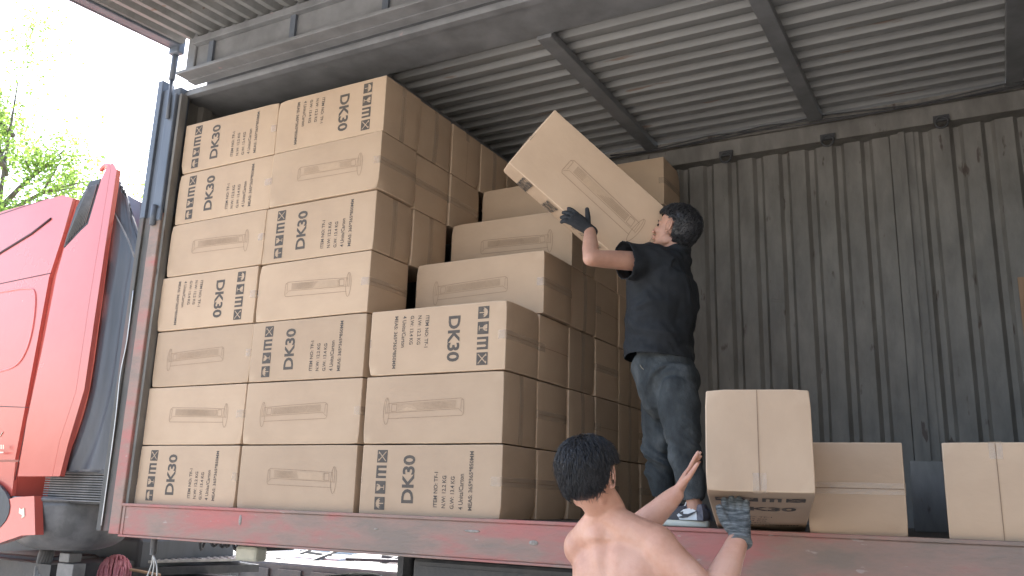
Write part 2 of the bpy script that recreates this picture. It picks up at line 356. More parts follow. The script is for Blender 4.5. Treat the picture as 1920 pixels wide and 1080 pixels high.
# trailer equipment boxes/wheels behind the rail
b=MB(); b.box((2.0,.25,-.85),(3.6,.8,-.22), bevel=.02); b.box((2.05,.245,-.8),(3.55,.249,-.26)); b.build('equipment_box', DARKSTEEL, trailer)
def wheel(x, y, z, r, wdt, par, axis=(0,1,0)):
    b=MB(); 
    prof=[(r*.56,-wdt/2),(r*.9,-wdt/2),(r*.99,-wdt*.36),(r,-wdt*.2),(r,wdt*.2),(r*.99,wdt*.36),(r*.9,wdt/2),(r*.56,wdt/2)]
    n=36; vs=[];fs=[]
    for i in range(n):
        a=2*math.pi*i/n
        for (rr,yy) in prof: vs.append((x+rr*math.cos(a), y+yy, z+rr*math.sin(a)))
    for i in range(n):
        for j in range(len(prof)-1): fs.append((i*8+j,i*8+j+1,((i+1)%n)*8+j+1,((i+1)%n)*8+j))
    b.add(vs,fs,0,True)
    wh=b.build('wheel', RUBBER, par)
    b=MB(); b.tube([(x,y-wdt*.3,z),(x,y+wdt*.3,z)],[r*.58,r*.58],24,smooth=False); b.tube([(x,y-wdt*.42,z),(x,y-wdt*.3,z)],[r*.2,r*.3],16); b.build('rim', TANKM, wh)
for x in (5.6,6.9): wheel(x,.35,-.80,.5,.5,trailer)
for x in (5.6,6.9): b=MB(); b.tube([(x,.2,-.8),(x,2.2,-.8)],[.07,.07],12); b.build('axle', DARKSTEEL, trailer)
for x in (5.6,6.9): wheel(x,2.05,-.80,.5,.5,trailer)

# ------------------------------------------------------------------ cartons
CL, CW, CH = .866, .364, .3605
def bulge(u, v, amp): return amp*(1-(2*u-1)**2)*(1-(2*v-1)**2)
def carton_body(seed, decal=None, L=CL, W=CW, H=CH, amp=.004):
    rnd=random.Random(seed); off=Vector((rnd.random()*50,rnd.random()*50,0))
    def coords(l, n):
        e=.006; return [-l/2,-l/2+.003,-l/2+e]+[-l/2+e+(l-2*e)*i/n for i in range(1,n)]+[l/2-e,l/2-.003,l/2]
    X=coords(L,14);Y=coords(W,6);Z=[z+H/2 for z in coords(H,6)]
    r=.005; b=MB(); b.smooth=True; edge_light_wear=[]
    dents=[(Vector((rnd.choice((-L/2,L/2)), rnd.choice((-W/2,W/2)), rnd.choice((0,H)))), rnd.uniform(.02,.05), rnd.uniform(.004,.012)) for _ in range(5)]
    def shape(p):
        q=Vector((min(max(p.x,-L/2+r),L/2-r),min(max(p.y,-W/2+r),W/2-r),min(max(p.z,r),H-r))); d=p-q
        e=0
        if d.length>1e-9: s=q+d.normalized()*r
        else: s=p.copy()
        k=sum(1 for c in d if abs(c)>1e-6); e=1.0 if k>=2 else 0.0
        u=(p.x+L/2)/L; v=(p.y+W/2)/W; t=p.z/H; n=noise.noise((p+off)*5)*.0022
        if abs(abs(p.y)-W/2)<1e-6: s.y+=math.copysign(bulge(u,t,amp)+n*bulge(u,t,1),p.y)
        if abs(abs(p.x)-L/2)<1e-6: s.x+=math.copysign(bulge(v,t,amp*1.4)+n*2*bulge(v,t,1),p.x)
        if abs(p.z-H)<1e-6: s.z+=bulge(u,v,amp*.3)
        for c,rr,dp in dents:
            dd=(p-c).length
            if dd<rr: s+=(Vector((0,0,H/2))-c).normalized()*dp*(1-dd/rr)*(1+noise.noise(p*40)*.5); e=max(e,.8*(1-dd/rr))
        s.x+=noise.noise(Vector((p.y*3,p.z*3,seed*1.7)))*.002; s.z+=noise.noise(Vector((p.x*4,p.y*3,seed*2.3)))*.0016
        return s,e
    def grid(A,B,fn):
        vs=[];fs=[]
        for a in A:
            for c in B:
                s,e=shape(fn(a,c)); vs.append(s); edge_light_wear.append(e)
        m=len(B)
        for i in range(len(A)-1):
            for j in range(m-1): fs.append((i*m+j,(i+1)*m+j,(i+1)*m+j+1,i*m+j+1))
        b.add(vs,fs,0,True)
    grid(X,Z,lambda a,c:Vector((a,-W/2,c))); grid(X,Z,lambda a,c:Vector((a,W/2,c)))
    grid(Y,Z,lambda a,c:Vector((-L/2,a,c))); grid(Y,Z,lambda a,c:Vector((L/2,a,c)))
    grid(X,Y,lambda a,c:Vector((a,c,0))); grid(X,Y,lambda a,c:Vector((a,c,H)))
    # end flap seams
    sv=seed%2==0
    for sx in (-1,1):
        for i in range(12):
            wv=.0013; ps=[]
            for t in (i/12,(i+1)/12):
                for s_ in (-wv,wv):
                    yy,zz=((s_, .004+t*(H-.008)) if sv else (-W/2+.004+t*(W-.008), H/2+s_))
                    q,_=shape(Vector((sx*L/2,yy,zz))); q.x+=sx*.0042; ps.append(q)
            b.add(ps,[(0,1,3,2)],4,False); edge_light_wear.extend([0]*4)
    if decal:
        vs,fs,ms=decal
        def onface(v):
            s,_=shape(Vector((v[0],-W/2,v[1]+H/2))); return Vector((v[0], s.y-.0013, v[1]+H/2))
        b.v+= []
        o=len(b.v); b.v+=[onface(v) for v in vs]; edge_light_wear.extend([0]*len(vs))
        for f,m in zip(fs,ms): b.f.append([o+i for i in f]); b.m.append(m); b.sm.append(False)
    me=b.mesh('body',[CARD,INK,LINE,GRILLE,CREASE,PAPER], fix=False)
    at=me.attributes.new('edge_light_wear','FLOAT','POINT'); at.data.foreach_set('value', edge_light_wear)
    return me, sv, shape
def textmesh(s, bold=.0):
    c=bpy.data.curves.new('t','FONT'); c.body=s; c.size=1; c.offset=bold; c.resolution_u=3
    o=bpy.data.objects.new('t',c); COL.objects.link(o); bpy.context.view_layer.update()
    dg=bpy.context.evaluated_depsgraph_get(); me=bpy.data.meshes.new_from_object(o.evaluated_get(dg))
    vs=[(v.co.x,v.co.y) for v in me.vertices]; fs=[tuple(p.vertices) for p in me.polygons]
    bpy.data.objects.remove(o); bpy.data.curves.remove(c); bpy.data.meshes.remove(me)
    x0=min(v[0] for v in vs);x1=max(v[0] for v in vs);y0=min(v[1] for v in vs);y1=max(v[1] for v in vs)
    return [((x-x0)/(x1-x0),(y-y0)/(y1-y0)) for x,y in vs],fs
class D2:
    """flat decal collector in face coordinates (x along the length, z up, origin face centre)"""
    def __init__(s): s.v=[];s.f=[];s.m=[]
    def poly(s,p,m=1): o=len(s.v); s.v+=list(p); s.f.append([o+i for i in range(len(p))]); s.m.append(m)
    def line(s,p,w,m=2):
        for a,c in zip(p[:-1],p[1:]):
            dx,dy=c[0]-a[0],c[1]-a[1]; l=math.hypot(dx,dy)
            if l<1e-7: continue
            n=max(1,int(l/.06)); nx,ny=-dy/l*w/2,dx/l*w/2
            for i in range(n):
                p0=(a[0]+dx*i/n,a[1]+dy*i/n);p1=(a[0]+dx*(i+1)/n,a[1]+dy*(i+1)/n)
                s.poly([(p0[0]+nx,p0[1]+ny),(p1[0]+nx,p1[1]+ny),(p1[0]-nx,p1[1]-ny),(p0[0]-nx,p0[1]-ny)],m)
    def flip(s): s.v=[(-x,-y) for x,y in s.v]; return s
    def get(s): return s.v,s.f,s.m
def print_decal():
    d=D2(); h=.365/2
    def tx(t,x_base,cap,z0,length,bold,m=1):
        vs,fs=textmesh(t,bold); o=len(d.v)
        # reads upward: text x -> +z ; text y -> -x
        d.v+=[(x_base-y*cap, z0+x*length) for x,y in vs]; d.f+=[[o+i for i in f] for f in fs]; d.m+=[m]*len(fs)
    X0=-CL/2
    tx('DK30',X0+.350,.076,-h+.065,.245,.03)
    tx('ITEM NO: TF-1',X0+.497,.023,-h+.05,.175,.018); tx('N.W: 12.2 KG',X0+.547,.023,-h+.047,.160,.018)
    tx('G.W: 13.4 KG',X0+.597,.023,-h+.044,.160,.018); tx('4 Units/Carton',X0+.650,.026,-h+.042,.175,.014); tx('MEAS: 365*365*850MM',X0+.703,.024,-h+.040,.290,.018)
    # icons : squares .068 with cut-out figures drawn as complementary shapes (built from strips around a light figure)
    S=.066; xc=X0+.135
    zs=[-h+.060,-h+.142,-h+.222,-h+.303]
    def icon(zc, inside):
        n=26
        for i in range(n):           # columns along text direction (z), rows along -x
            run=None
            for j in range(n+1):
                dark = j<n and not inside((i+.5)/n*2-1,(j+.5)/n*2-1)
                if dark and run is None: run=j
                if not dark and run is not None:
                    a=run/n-.5; c=j/n-.5; z0=zc+(i/n-.5)*S; z1=zc+((i+1)/n-.5)*S
                    d.poly([(xc-a*S,z0),(xc-c*S,z0),(xc-c*S,z1),(xc-a*S,z1)]); run=None
    def umb(p,q):
        if q>-.05 and p*p/.62+(q+.05)**2/.62<1: return not (q<.08 and (abs((abs(p)*2.6)%1-.5)<.22))
        return abs(p)<.05 and -.75<q<0
    def glass(p,q):
        if q>.0 and q<.75: return abs(p)<.55*math.sqrt(max(0,1-((.75-q)/.78)**2)) and not (abs(p-.25+.3*(q-.5))<.06 and q>.45)
        return (abs(p)<.07 and -.7<q<=.0) or (abs(p)<.42 and -.75<q<-.62)
    def arrows(p,q):
        for c in (-.42,.42):
            if abs(p-c)<.17 and q<.45: return True
            if q>=.45 and q<.72 and abs(p-c)<.26*(1-(q-.45)/.27): return True
        return False
    def hook(p,q):
        if abs(p)>.8 or abs(q)>.8: return False
        if abs(p-q)<.12 or abs(p+q)<.12: return True
        if q>.5 and abs(abs(p)-.62)<.2 and abs(q-.68)<.1: return True
        return False
    for zc,f in zip(zs,(umb,glass,arrows,hook)): icon(zc,f)
    return d
def fan_decal():
    d=D2(); s=.00047; t=.00042
    q=lambda x,y:(-CL/2+(x-10)*s,(930-y)*t-.365/2)
    W_=.0026
    e=[q(325+40*math.cos(a),515+170*math.sin(a)) for a in [i*math.pi/12 for i in range(25)]]
    d.line(e,W_); e=[q(342+30*math.cos(a),510+165*math.sin(a)) for a in [math.pi*(.5+i/12) for i in range(5,13)]]
    d.line(e,W_*.8)
    d.line([q(345,420),q(700,400),q(1330,378),q(1362,402),q(1366,560),q(1348,590),q(900,600),q(350,612)],W_)
    d.line([q(320,540),q(800,524),q(1300,508),q(1352,556)],W_*.8); d.line([q(1330,395),q(1328,512)],W_*.8); d.line([q(1362,402),q(1332,400)],W_*.8)
    d.line([q(345,420),q(335,540)],W_*.8)
    d.line([q(400,432),q(470,430),q(465,520),q(392,522),q(400,432)],W_)
    d.poly([q(488,430),q(1262,402),q(1262,496),q(482,522)],3)
    for i in range(58):
        x=490+i*13.4; f=(x-490)/772; d.line([q(x,430-28*f),q(x-3,521-25*f)],.0012)
    for j in range(6):
        y=.5+j; d.line([q(486,432+16*j),q(1262,404+16.5*j)],.0014)
    return d
def mirror(d): d.v=[(-x,y) for x,y in d.v]; return d
DEC={'print':print_decal().get(),'print_flip':print_decal().flip().get(),'fan_l':fan_decal().get(),'fan_r':mirror(fan_decal()).get(),'plain':None}
cache={}
def carton_meshes(kind, seed):
    key=(kind,seed)
    if key not in cache:
        me,sv,shape=carton_body(seed,DEC[kind])
        hw=.023; L,W,H=CL,CW,CH; tm=[]; rq=random.Random(seed*7+1)
        for sx in (-1,1):
            t=MB(); pts=[]; o_=.0028; wr=rq.uniform(.03,.06) if sx>0 else .010; N=12
            for c in (wr,wr*.5,.004):                       # wrapped over the first edge
                for s_ in (-hw,0,hw):
                    if sv: q,_=shape(Vector((sx*(L/2-c),s_,H))); q.z+=o_
                    else: q,_=shape(Vector((sx*(L/2-c),-W/2,H/2+s_))); q.y-=o_
                    pts.append(q)
            for k in range(N+1):
                f=k/N
                for s_ in (-hw,0,hw):
                    if sv: q,_=shape(Vector((sx*L/2,s_,H-.004-(H-.008)*f)))
                    else: q,_=shape(Vector((sx*L/2,-W/2+.004+(W-.008)*f,H/2+s_)))
                    q.x+=sx*o_; pts.append(q)
            for c in (.004,wr*.5,wr):
                for s_ in (-hw,0,hw):
                    if sv: q,_=shape(Vector((sx*(L/2-c),s_,0))); q.z-=o_
                    else: q,_=shape(Vector((sx*(L/2-c),W/2,H/2+s_))); q.y+=o_
                    pts.append(q)
            if seed in (32,41): pts=pts[:18]
            n=len(pts)//3
            t.add(pts,[(3*i_+k,3*i_+k+1,3*i_+k+4,3*i_+k+3) for i_ in range(n-1) for k in (0,1)],0,False)
            tm.append(t.mesh('packing_tape',TAPE))
        cache[key]=(me,tm)
    return cache[key]
def carton(kind, seed, loc, label, group, rz=0.0, rot=None):
    root=empty('carton', loc, label, 'carton', group)
    root.rotation_euler = rot if rot else (0,0,rz)
    me,tm=carton_meshes(kind,seed)
    o=bpy.data.objects.new('body',me); COL.objects.link(o); o.parent=root
    for q in tm: o=bpy.data.objects.new('packing_tape',q); COL.objects.link(o); o.parent=root
    return root
ROW=['bottom','second','third','fourth','fifth','sixth','top']
KIN={'print':'upright lettering','print_flip':'upside-down lettering','fan_l':'fan drawing, base left','fan_r':'fan drawing, base right','plain':'plain face'}
PZ=.3677
# (left edge x per row), kinds bottom to top
c1=[('print',.024),('fan_r',.026),('fan_l',.034),('print_flip',.024),('fan_r',.044),('print',.052),('print',.050)]
c2=[('fan_r',.904),('fan_l',.899),('print',.901),('fan_r',.902),('print',.905),('fan_r',.922),('print_flip',.918)]
c3=[('print',1.806),('fan_l',1.801),('print_flip',1.806)]
rr=random.Random(3)
for i,(k,x) in enumerate(c1):
    carton(k, i*2+1, (x+CL/2, CW/2+rr.uniform(-.004,.006), i*PZ), '%s carton of the leftmost stack beside the corner post, %s'%(ROW[i],KIN[k]), 'cartons stacked in the trailer', rr.uniform(-.004,.004))
for i,(k,x) in enumerate(c2):
    carton(k, i*3+2, (x+CL/2, CW/2+rr.uniform(-.008,.008), i*PZ), '%s carton of the second stack from the left, %s'%(ROW[i],KIN[k]), 'cartons stacked in the trailer', rr.uniform(-.006,.006))
for i,(k,x) in enumerate(c3):
    carton(k, i*5+3, (x+CL/2, CW/2+rr.uniform(-.005,.006), i*PZ), '%s carton of the low three-high middle stack at the opening, %s'%(ROW[i] if i<2 else 'top',KIN[k]), 'cartons stacked in the trailer', rr.uniform(-.004,.004))
PD=.381
DN=['','one carton back from the opening','two cartons back from the opening','three cartons back from the opening','four cartons back from the opening','five cartons back from the opening']
H3=[3,4,5,6,6,7]
for d in range(1,6):
    for r in range(H3[d]):
        k='plain'
        if r==H3[d]-1: k={1:'fan_l',2:'fan_r',3:'plain',4:'plain',5:'plain'}[d]
        x=1.806+rr.uniform(-.008,.008)
        if d==5 and r==6: x=2.0
        if d==1 and r==3: x=1.822
        carton(k, rr.randrange(12)*2+(d%2)+20, (x+CL/2, d*PD+CW/2, r*PZ), '%s carton of the middle stack, %s%s'%(('top' if r==H3[d]-1 else ROW[r]),DN[d],', fan drawing' if k!='plain' else ''), 'cartons stacked deep in the trailer', rr.uniform(-.006,.006))
for d in range(1,6):
    for r in range(H3[d] if d<5 else 6, 7):
        carton('plain', rr.randrange(12)*2+(r%2)+20, (.912+rr.uniform(-.012,.004)+CL/2, d*PD+CW/2, r*PZ+ (.0)), '%s-row carton behind the tall second stack, %s'%(ROW[r],DN[d]), 'cartons stacked deep in the trailer', rr.uniform(-.008,.008))
# loose cartons on the right, long axis into the trailer
carton('plain', 31, (4.07+CW/2, -.03+CL/2, 0), 'loose carton with horizontal seam, right of the carton being pushed up', 'loose cartons on the floor', rz=R_(-90+7))
carton('plain', 32, (4.61+CW/2, .0+CL/2, 0), 'loose carton at the right edge of the picture with vertical taped seam', 'loose cartons on the floor', rz=R_(-90)).rotation_euler=(0,0,R_(-88))
# carton being lifted into the trailer: front end raised, resting on the rail
tilt=R_(9.6)
root=carton('print', 41, (0,0,0), 'carton with taped end held up at the trailer edge by the bare-backed man', 'cartons being handled')
# local +z (top) -> body front; printed face must look down: rotate
# print face local -Y -> world -Z ; local X (icons end at -x) -> icons near the front
B=Matrix(((0,0,1),(1,0,0),(0,1,0)))  # columns: local x->world y, local y->world z, local z->world x
Mx=Matrix(((0,0,1,0),(1,0,0,0),(0,1,0,0),(0,0,0,1)))
T=Matrix.Rotation(-tilt,4,'X')
fb=Vector((3.917,-.752,.146))         # front bottom left corner in the world
loc_fb=Vector((-CL/2,-CW/2,0))
M4=Matrix.Rotation(R_(13.5),4,'Z')@T@Mx
root.rotation_euler=M4.to_euler(); root.location=fb-(M4.to_3x3()@loc_fb)
HELD=root
# carton held by the man inside
root=carton('fan_r', 43, (0,0,0), 'carton with fan drawing, lifted at a slant by the man in the black shirt', 'cartons being handled')
E3=Matrix.Rotation(.8014,4,'Z')@Matrix.Rotation(.6298,4,'Y')@Matrix.Rotation(.3144,4,'X')
root.rotation_euler=E3.to_euler(); root.location=Vector((3.0273,.2214,1.682))-(E3.to_3x3()@Vector((0,0,CH/2)))
# print on its underside: ink marks as part of this carton
b=MB()
vs,fs,ms=DEC['print']
E=E3.to_3x3(); c0=Vector((3.0273,.2214,1.682))
b.v=[c0+E@Vector((x, z, -CH/2-.006)) for x,z in vs]; b.f=[list(f) for f in fs]; b.m=[0]*len(fs); b.sm=[False]*len(fs)
o=bpy.data.objects.new('printed_marks', b.mesh('printed_marks',INK,fix=False)); COL.objects.link(o)
o.parent=root; o.data.transform((Matrix.Translation(root.location)@E3).inverted())
# grey board standing behind the loose cartons
b=MB(); b.box((4.40,1.30,0),(4.56,1.34,.36), bevel=.004); tag(b.build('steel_panel', GREY), 'small dark grey panel standing between the two loose cartons', 'panel')
# unseen shed added out of frame to block light from the right
wh=empty('light_block_shed', (15,-8,-1.3), 'unseen ribbed steel shed added right of the trailer to block light', 'light blocker')
b=MB(); vs,fs=corr('y', -20, 1.5, -1.3, 7.5, .5, .05, lambda a,z,h: Vector((9.4-h, a, z)), flat=.4); b.add(vs,fs); b.box((9.45,-20,-1.3),(22,1.5,7.5)); b.build('wall', GREY, wh)
b=MB(); b.prism([(9.0,-20.3,7.5),(22.4,-20.3,7.5),(15.7,-20.3,9.6)],(0,22.1,0)); b.build('roof', DARKSTEEL, wh)
for yy in (-16,-10,-4): b=MB(); b.box((9.28,yy-2,-1.3),(9.34,yy+2,3.2)); b.build('light_block_door', TANKM, wh)
# ------------------------------------------------------------------ people
def Q(u,v,D): return CAM+(fwd+right*((u-960)/FPX)-upv*((v-540)/FPX))*D
def organic(mb, name, mats, parent, voxel=.005, it=3, fac=.5, disp=None, region=None, cut=None):
    me=mb.mesh('tmp',mats); o=bpy.data.objects.new('tmp',me); COL.objects.link(o)
    r=o.modifiers.new('r','REMESH'); r.mode='VOXEL'; r.voxel_size=voxel; r.use_smooth_shade=True
    s=o.modifiers.new('s','SMOOTH'); s.factor=fac; s.iterations=it
    bpy.context.view_layer.update(); dg=bpy.context.evaluated_depsgraph_get()
    m2=bpy.data.meshes.new_from_object(o.evaluated_get(dg)); bpy.data.objects.remove(o)
    m2.materials.clear(); m2.materials.append(mats)
    if region or cut:
        bm=bmesh.new(); bm.from_mesh(m2)
        if region:
            sel=[v for v in bm.verts if region(v.co)]
            for _ in range(25): bmesh.ops.smooth_vert(bm, verts=sel, factor=.5, use_axis_x=True, use_axis_y=True, use_axis_z=True)
        if cut:
            bm.normal_update(); kill=[f for f in bm.faces if cut(f.calc_center_median(), f.normal)]
            bmesh.ops.delete(bm, geom=kill, context='FACES')
        bm.to_mesh(m2); bm.free()
    if disp:
        ns=[v.normal.copy() for v in m2.vertices]
        for v,n in zip(m2.vertices,ns): v.co=v.co+n*disp(v.co,n)
    m2.polygons.foreach_set('use_smooth',[True]*len(m2.polygons)); m2.name=name
    q=bpy.data.objects.new(name,m2); COL.objects.link(q)
    if parent is not None: q.parent=parent; m2.transform(Matrix.Translation(-absloc(parent)))
    return q
def frame(x, z_hint, o):
    x=Vector(x).normalized(); z=Vector(z_hint); z=(z-x*z.dot(x)).normalized(); y=z.cross(x)
    m=Matrix((x,y,z)).transposed().to_4x4(); m.translation=Vector(o); return m
def add_ell(mb, M, c, r, rot=None):
    m3=M.to_3x3() if rot is None else M.to_3x3()@rot
    mb.ell(M@Vector(c), r, 18, mtx=m3)
def head_shape(mb, M):
    add_ell(mb,M,(-.012,0,.038),(.098,.077,.086)); add_ell(mb,M,(.03,0,-.015),(.056,.062,.088))
    add_ell(mb,M,(.022,0,-.072),(.056,.054,.036)); add_ell(mb,M,(.066,0,-.098),(.022,.026,.017))
    for s in (-1,1):
        add_ell(mb,M,(.052,s*.036,-.028),(.028,.026,.026)); add_ell(mb,M,(.0,s*.048,-.062),(.028,.012,.028))
        add_ell(mb,M,(.103,s*.012,-.036),(.010,.008,.007))
        # ear: helix ring and lobe
        rr=Matrix.Rotation(s*R_(-18),3,'Z')
        ring=[]
        for i in range(13):
            a=R_(-110+i*26); ring.append(M@(Vector((-.004,s*.084,-.002))+rr@Vector((-.001+.021*math.cos(a)*.95-.012,s*.010,.035*math.sin(a)))))
        mb.tube(ring,[.0048]*13,6,caps='round'); add_ell(mb,M,(-.016,s*.081,-.004),(.012,.006,.024),rr); add_ell(mb,M,(-.008,s*.081,-.034),(.009,.006,.011),rr)
    add_ell(mb,M,(.074,0,.016),(.016,.046,.012))
    mb.tube([M@Vector(p) for p in ((.082,0,.012),(.096,0,-.010),(.108,0,-.030))],[(.009,.010),(.010,.010),(.012,.011)],10,caps='round')
    add_ell(mb,M,(.092,0,-.054),(.011,.023,.006)); add_ell(mb,M,(.089,0,-.066),(.012,.020,.007))
def hair_cap(parent, M, seed, line, thick=.012, strands=900, slen=.03, flow=(0.3,0,-1)):
    rnd=random.Random(seed); b=MB(); n=56; h=34; C0=Vector((-.014,0,.038)); Rr=Vector((.100+thick,.080+thick,.084+thick)); vs=[];ok=[]
    def surf(th,ph,ex=0):
        d=Vector((math.sin(th)*math.cos(ph),math.sin(th)*math.sin(ph),math.cos(th)))
        q=Vector((d.x*(Rr.x+ex),d.y*(Rr.y+ex),d.z*(Rr.z+ex)*(1 if d.z>0 else 1.5)))
        return C0+q,d
    for i in range(h+1):
        for j in range(n):
            th=math.pi*i/h; ph=2*math.pi*j/n; p,d=surf(th,ph)
            lump=noise.noise(Vector((d.x*7,d.y*7,d.z*2.5+seed)))*.007+noise.noise(Vector((d.x*22,d.y*22,d.z*5+seed)))*.0034+noise.noise(Vector((d.x*45,d.y*45,d.z*12+seed)))*.0016
            edge=line(p); f=min(1,max(0,edge/.05))
            p2=C0+(p-C0)*(1-(1-f)*.13)+d*lump*f; vs.append(M@p2); ok.append(edge>-.006)
    fs=[]
    for i in range(h):
        for j in range(n):
            q=(i*n+j,(i+1)*n+j,(i+1)*n+(j+1)%n,i*n+(j+1)%n)
            if all(ok[k] for k in q): fs.append(q)
    b.add(vs,fs,0,True)
    fl=Vector(flow)
    for s_ in range(strands):
        th=math.acos(rnd.uniform(-.6,1)); ph=rnd.uniform(0,2*math.pi); p,d=surf(th,ph,-.002)
        if line(p)<.004: continue
        t=fl+Vector((rnd.gauss(0,.24),rnd.gauss(0,.24),rnd.gauss(0,.2)))+Vector((d.x*.3,d.y*.6,0)); t=(t-d*t.dot(d)).normalized()
        l=slen*rnd.uniform(.5,1.2)*min(1,.4+line(p)/.05)
        if line(p+t*l)<-.004: l*=.35
        p1=p+t*l*.5+d*rnd.uniform(.003,.010); p2=p+t*l+d*rnd.uniform(-.004,.009)-d*l*.08
        b.tube([M@p,M@p1,M@p2],[.0012,.0011,.0003],4,smooth=True)
    return b.build('hair', HAIR, parent)
def face_bits(parent, M):
    for s in (-1,1):
        b=MB(); b.ell(M@Vector((.0765,s*.031,.000)),(.009,.013,.008),12,mtx=M.to_3x3()); b.build('eye',DARKEYE,parent)
        b=MB(); b.tube([M@Vector(p) for p in ((.088,s*.014,.018),(.088,s*.032,.024),(.076,s*.048,.019))],[.003,.0035,.002],6,k=3,caps='round'); b.build('eyebrow',HAIR,parent)
    b=MB(); b.ell(M@Vector((.0955,0,-.0535)),(.0085,.021,.0045),12,mtx=M.to_3x3()); b.ell(M@Vector((.093,0,-.064)),(.009,.018,.0055),12,mtx=M.to_3x3()); b.build('lips',LIP,parent)
def hand_shape(mb, M, curls, thumb=((.62,.75,-.2),(.75,.6,-.3)), grow=0, fl=(1,1,1,1), spread=.06, mirror=1, tl=1):
    """wrist at the origin, fingers along +x, palm faces -z, thumb on the +y*mirror side"""
    T=lambda p: M@Vector((p[0],p[1]*mirror,p[2]))
    sd=M.to_3x3()@Vector((0,1,0))
    mb.tube([T(p) for p in ((-.03,0,0),(.0,0,0),(.03,.001,0),(.065,0,.002),(.094,0,.001))],[(.027+grow,.020+grow),(.028+grow,.019+grow),(.036+grow,.0175+grow),(.041+grow,.0145+grow),(.037+grow,.0115+grow)],14,side=sd,caps='round')
    ys=(.031,.0105,-.0105,-.030); Ls=(.072,.080,.075,.060)
    for k in range(4):
        L=Ls[k]; p=Vector((.086,ys[k],.0)); a=0; pts=[p.copy()]
        sp=spread*(1.5-k)
        for seg,fr in ((0,.45),(1,.30),(2,.25)):
            a+=curls[k][seg]; ll=L*fr*(fl[k] if seg==2 else 1)
            p=p+Vector((math.cos(a)*math.cos(sp),math.sin(sp)*math.cos(a),-math.sin(a)))*ll; pts.append(p.copy())
        mb.tube([T(q) for q in pts],[.0092+grow,.0086+grow,.0078+grow,.0068+grow],10,side=sd,caps='round')
    q=Vector((.018,.024,-.004)); d1=Vector(thumb[0]).normalized(); d2=Vector(thumb[1]).normalized()
    pts=[q,q+d1*.045*tl,q+(d1*.045+d2*.032)*tl,q+(d1*.045+d2*.058)*tl]
    mb.tube([T(x) for x in pts],[.0145+grow,.0115+grow,.0100+grow,.0082+grow],10,caps='round')
def fold(co, n, dirv, freq, amp, seed=0):
    d=Vector(dirv); s=co.dot(d)*freq+noise.noise(co*6+Vector((seed,0,0)))*3.2
    return (math.sin(s)**3)*amp*(0.35+abs(noise.noise(co*5+Vector((0,seed,3))))*1.6)

# ---- man standing in the trailer
man=empty('person', (3.46,.28,0), 'man in black t-shirt and dark jeans standing in the trailer, lifting a carton overhead', 'person')
PB=MB()
hipc=P(1247,705,y=.30); chest=P(1240,545,y=.30); c7=P(1272,472,y=.31)
Lsh=P(1222,492,y=.13); Rsh=P(1257,494,y=.40)
Lel=P(1108,484,y=-.17); Lwr=P(1106,432,y=-.02)
Rel=P(1180,470,y=.62); Rwr=P(1150,440,y=.50)
lat=(Lsh-Rsh).normalized()
FW=Vector((-1,.05,0)).normalized()
PB.tube([hipc+Vector((0,0,-.05)),hipc+Vector((0,0,.1)),chest,c7+Vector((-.03,0,-.06))],[(.125,.09),(.12,.09),(.15,.10),(.12,.065)],20,side=lat,k=4,caps='round')
HM=frame((-.93,.10,.36),(.36,.05,.93),P(1264,432,y=.29))
PB.tube([c7+Vector((-.02,-.01,-.03)),P(1266,462,y=.30),HM@Vector((-.025,0,-.03))],[(.066,.064),(.060,.060),(.060,.060)],16,side=lat,k=3)
head_shape(PB,HM)
PB.tube([Lsh,Lsh.lerp(Lel,.5),Lel],[(.052,.052),(.047,.047),(.041,.039)],14,k=3,caps='round')
PB.tube([Lel,Lel.lerp(Lwr,.35),Lel.lerp(Lwr,.75),Lwr],[(.038,.038),(.041,.039),(.033,.030),(.027,.023)],14,k=3,caps='round')
PB.tube([Rsh,Rel],[(.052,.052),(.041,.041)],14,k=3,caps='round'); PB.tube([Rel,Rwr],[(.042,.042),(.027,.023)],14,k=3,caps='round')
# legs
Lh=P(1268,722,y=.20); Lk=P(1283,838,y=.17); La=P(1303,943,y=.19)
Rh=P(1243,722,y=.38); Rk=P(1234,842,y=.36); Ra=P(1243,935,y=.40)
for h_,k_,a_ in ((Lh,Lk,La),(Rh,Rk,Ra)):
    PB.tube([h_,h_.lerp(k_,.5),k_,k_.lerp(a_,.35),k_.lerp(a_,.8),a_+Vector((0,0,-.03))],[.07,.065,.052,.052,.036,.036],14,k=3,caps='round')
# left hand on the lower edge of the carton
edge=(Vector((3.256,.289,1.246))-Vector((2.778,-.204,1.746))).normalized()
hx=(Q(1068,404,4.30)-Lwr).normalized()
LH=frame(hx,(.45,-.80,.25),Lwr+hx*.012)
cur=[(.15,.35,.3),(.2,.45,.4),(.25,.5,.45),(.3,.55,.5)]
hand_shape(PB,LH,cur,thumb=((.45,.8,.0),(.6,.7,.05)),tl=.78,mirror=-1,spread=.10)
RHn=frame((-.3,-.25,.9),(.6,.75,.2),Rwr); hand_shape(PB,RHn,[(.3,.4,.3)]*4)
body=organic(PB,'body',SKIN2,man,voxel=.0042,it=3)
face_bits(man,HM)
G=MB(); hand_shape(G,LH,cur,thumb=((.45,.8,.0),(.6,.7,.05)),tl=.78,grow=.0032,mirror=-1,spread=.10,fl=(.35,1,1,1))
G.tube([Lwr-hx*.02,Lwr+hx*.02],[(.031,.026),(.032,.025)],14,side=LH.to_3x3()@Vector((0,1,0)))
organic(G,'glove',GLOVEB,man,voxel=.0035,it=2)
def line1(p):   # >0 inside the hair region
    f=p.x; 
    if f>.03: return p.z-(.062-.2*max(0,.09-f))
    if f>-.035: return p.z-.012-(f+.035)*.55
    return p.z+.088
hair_cap(man,HM,3,line1,thick=.019,strands=2600,slen=.032,flow=(.35,0,-.6))
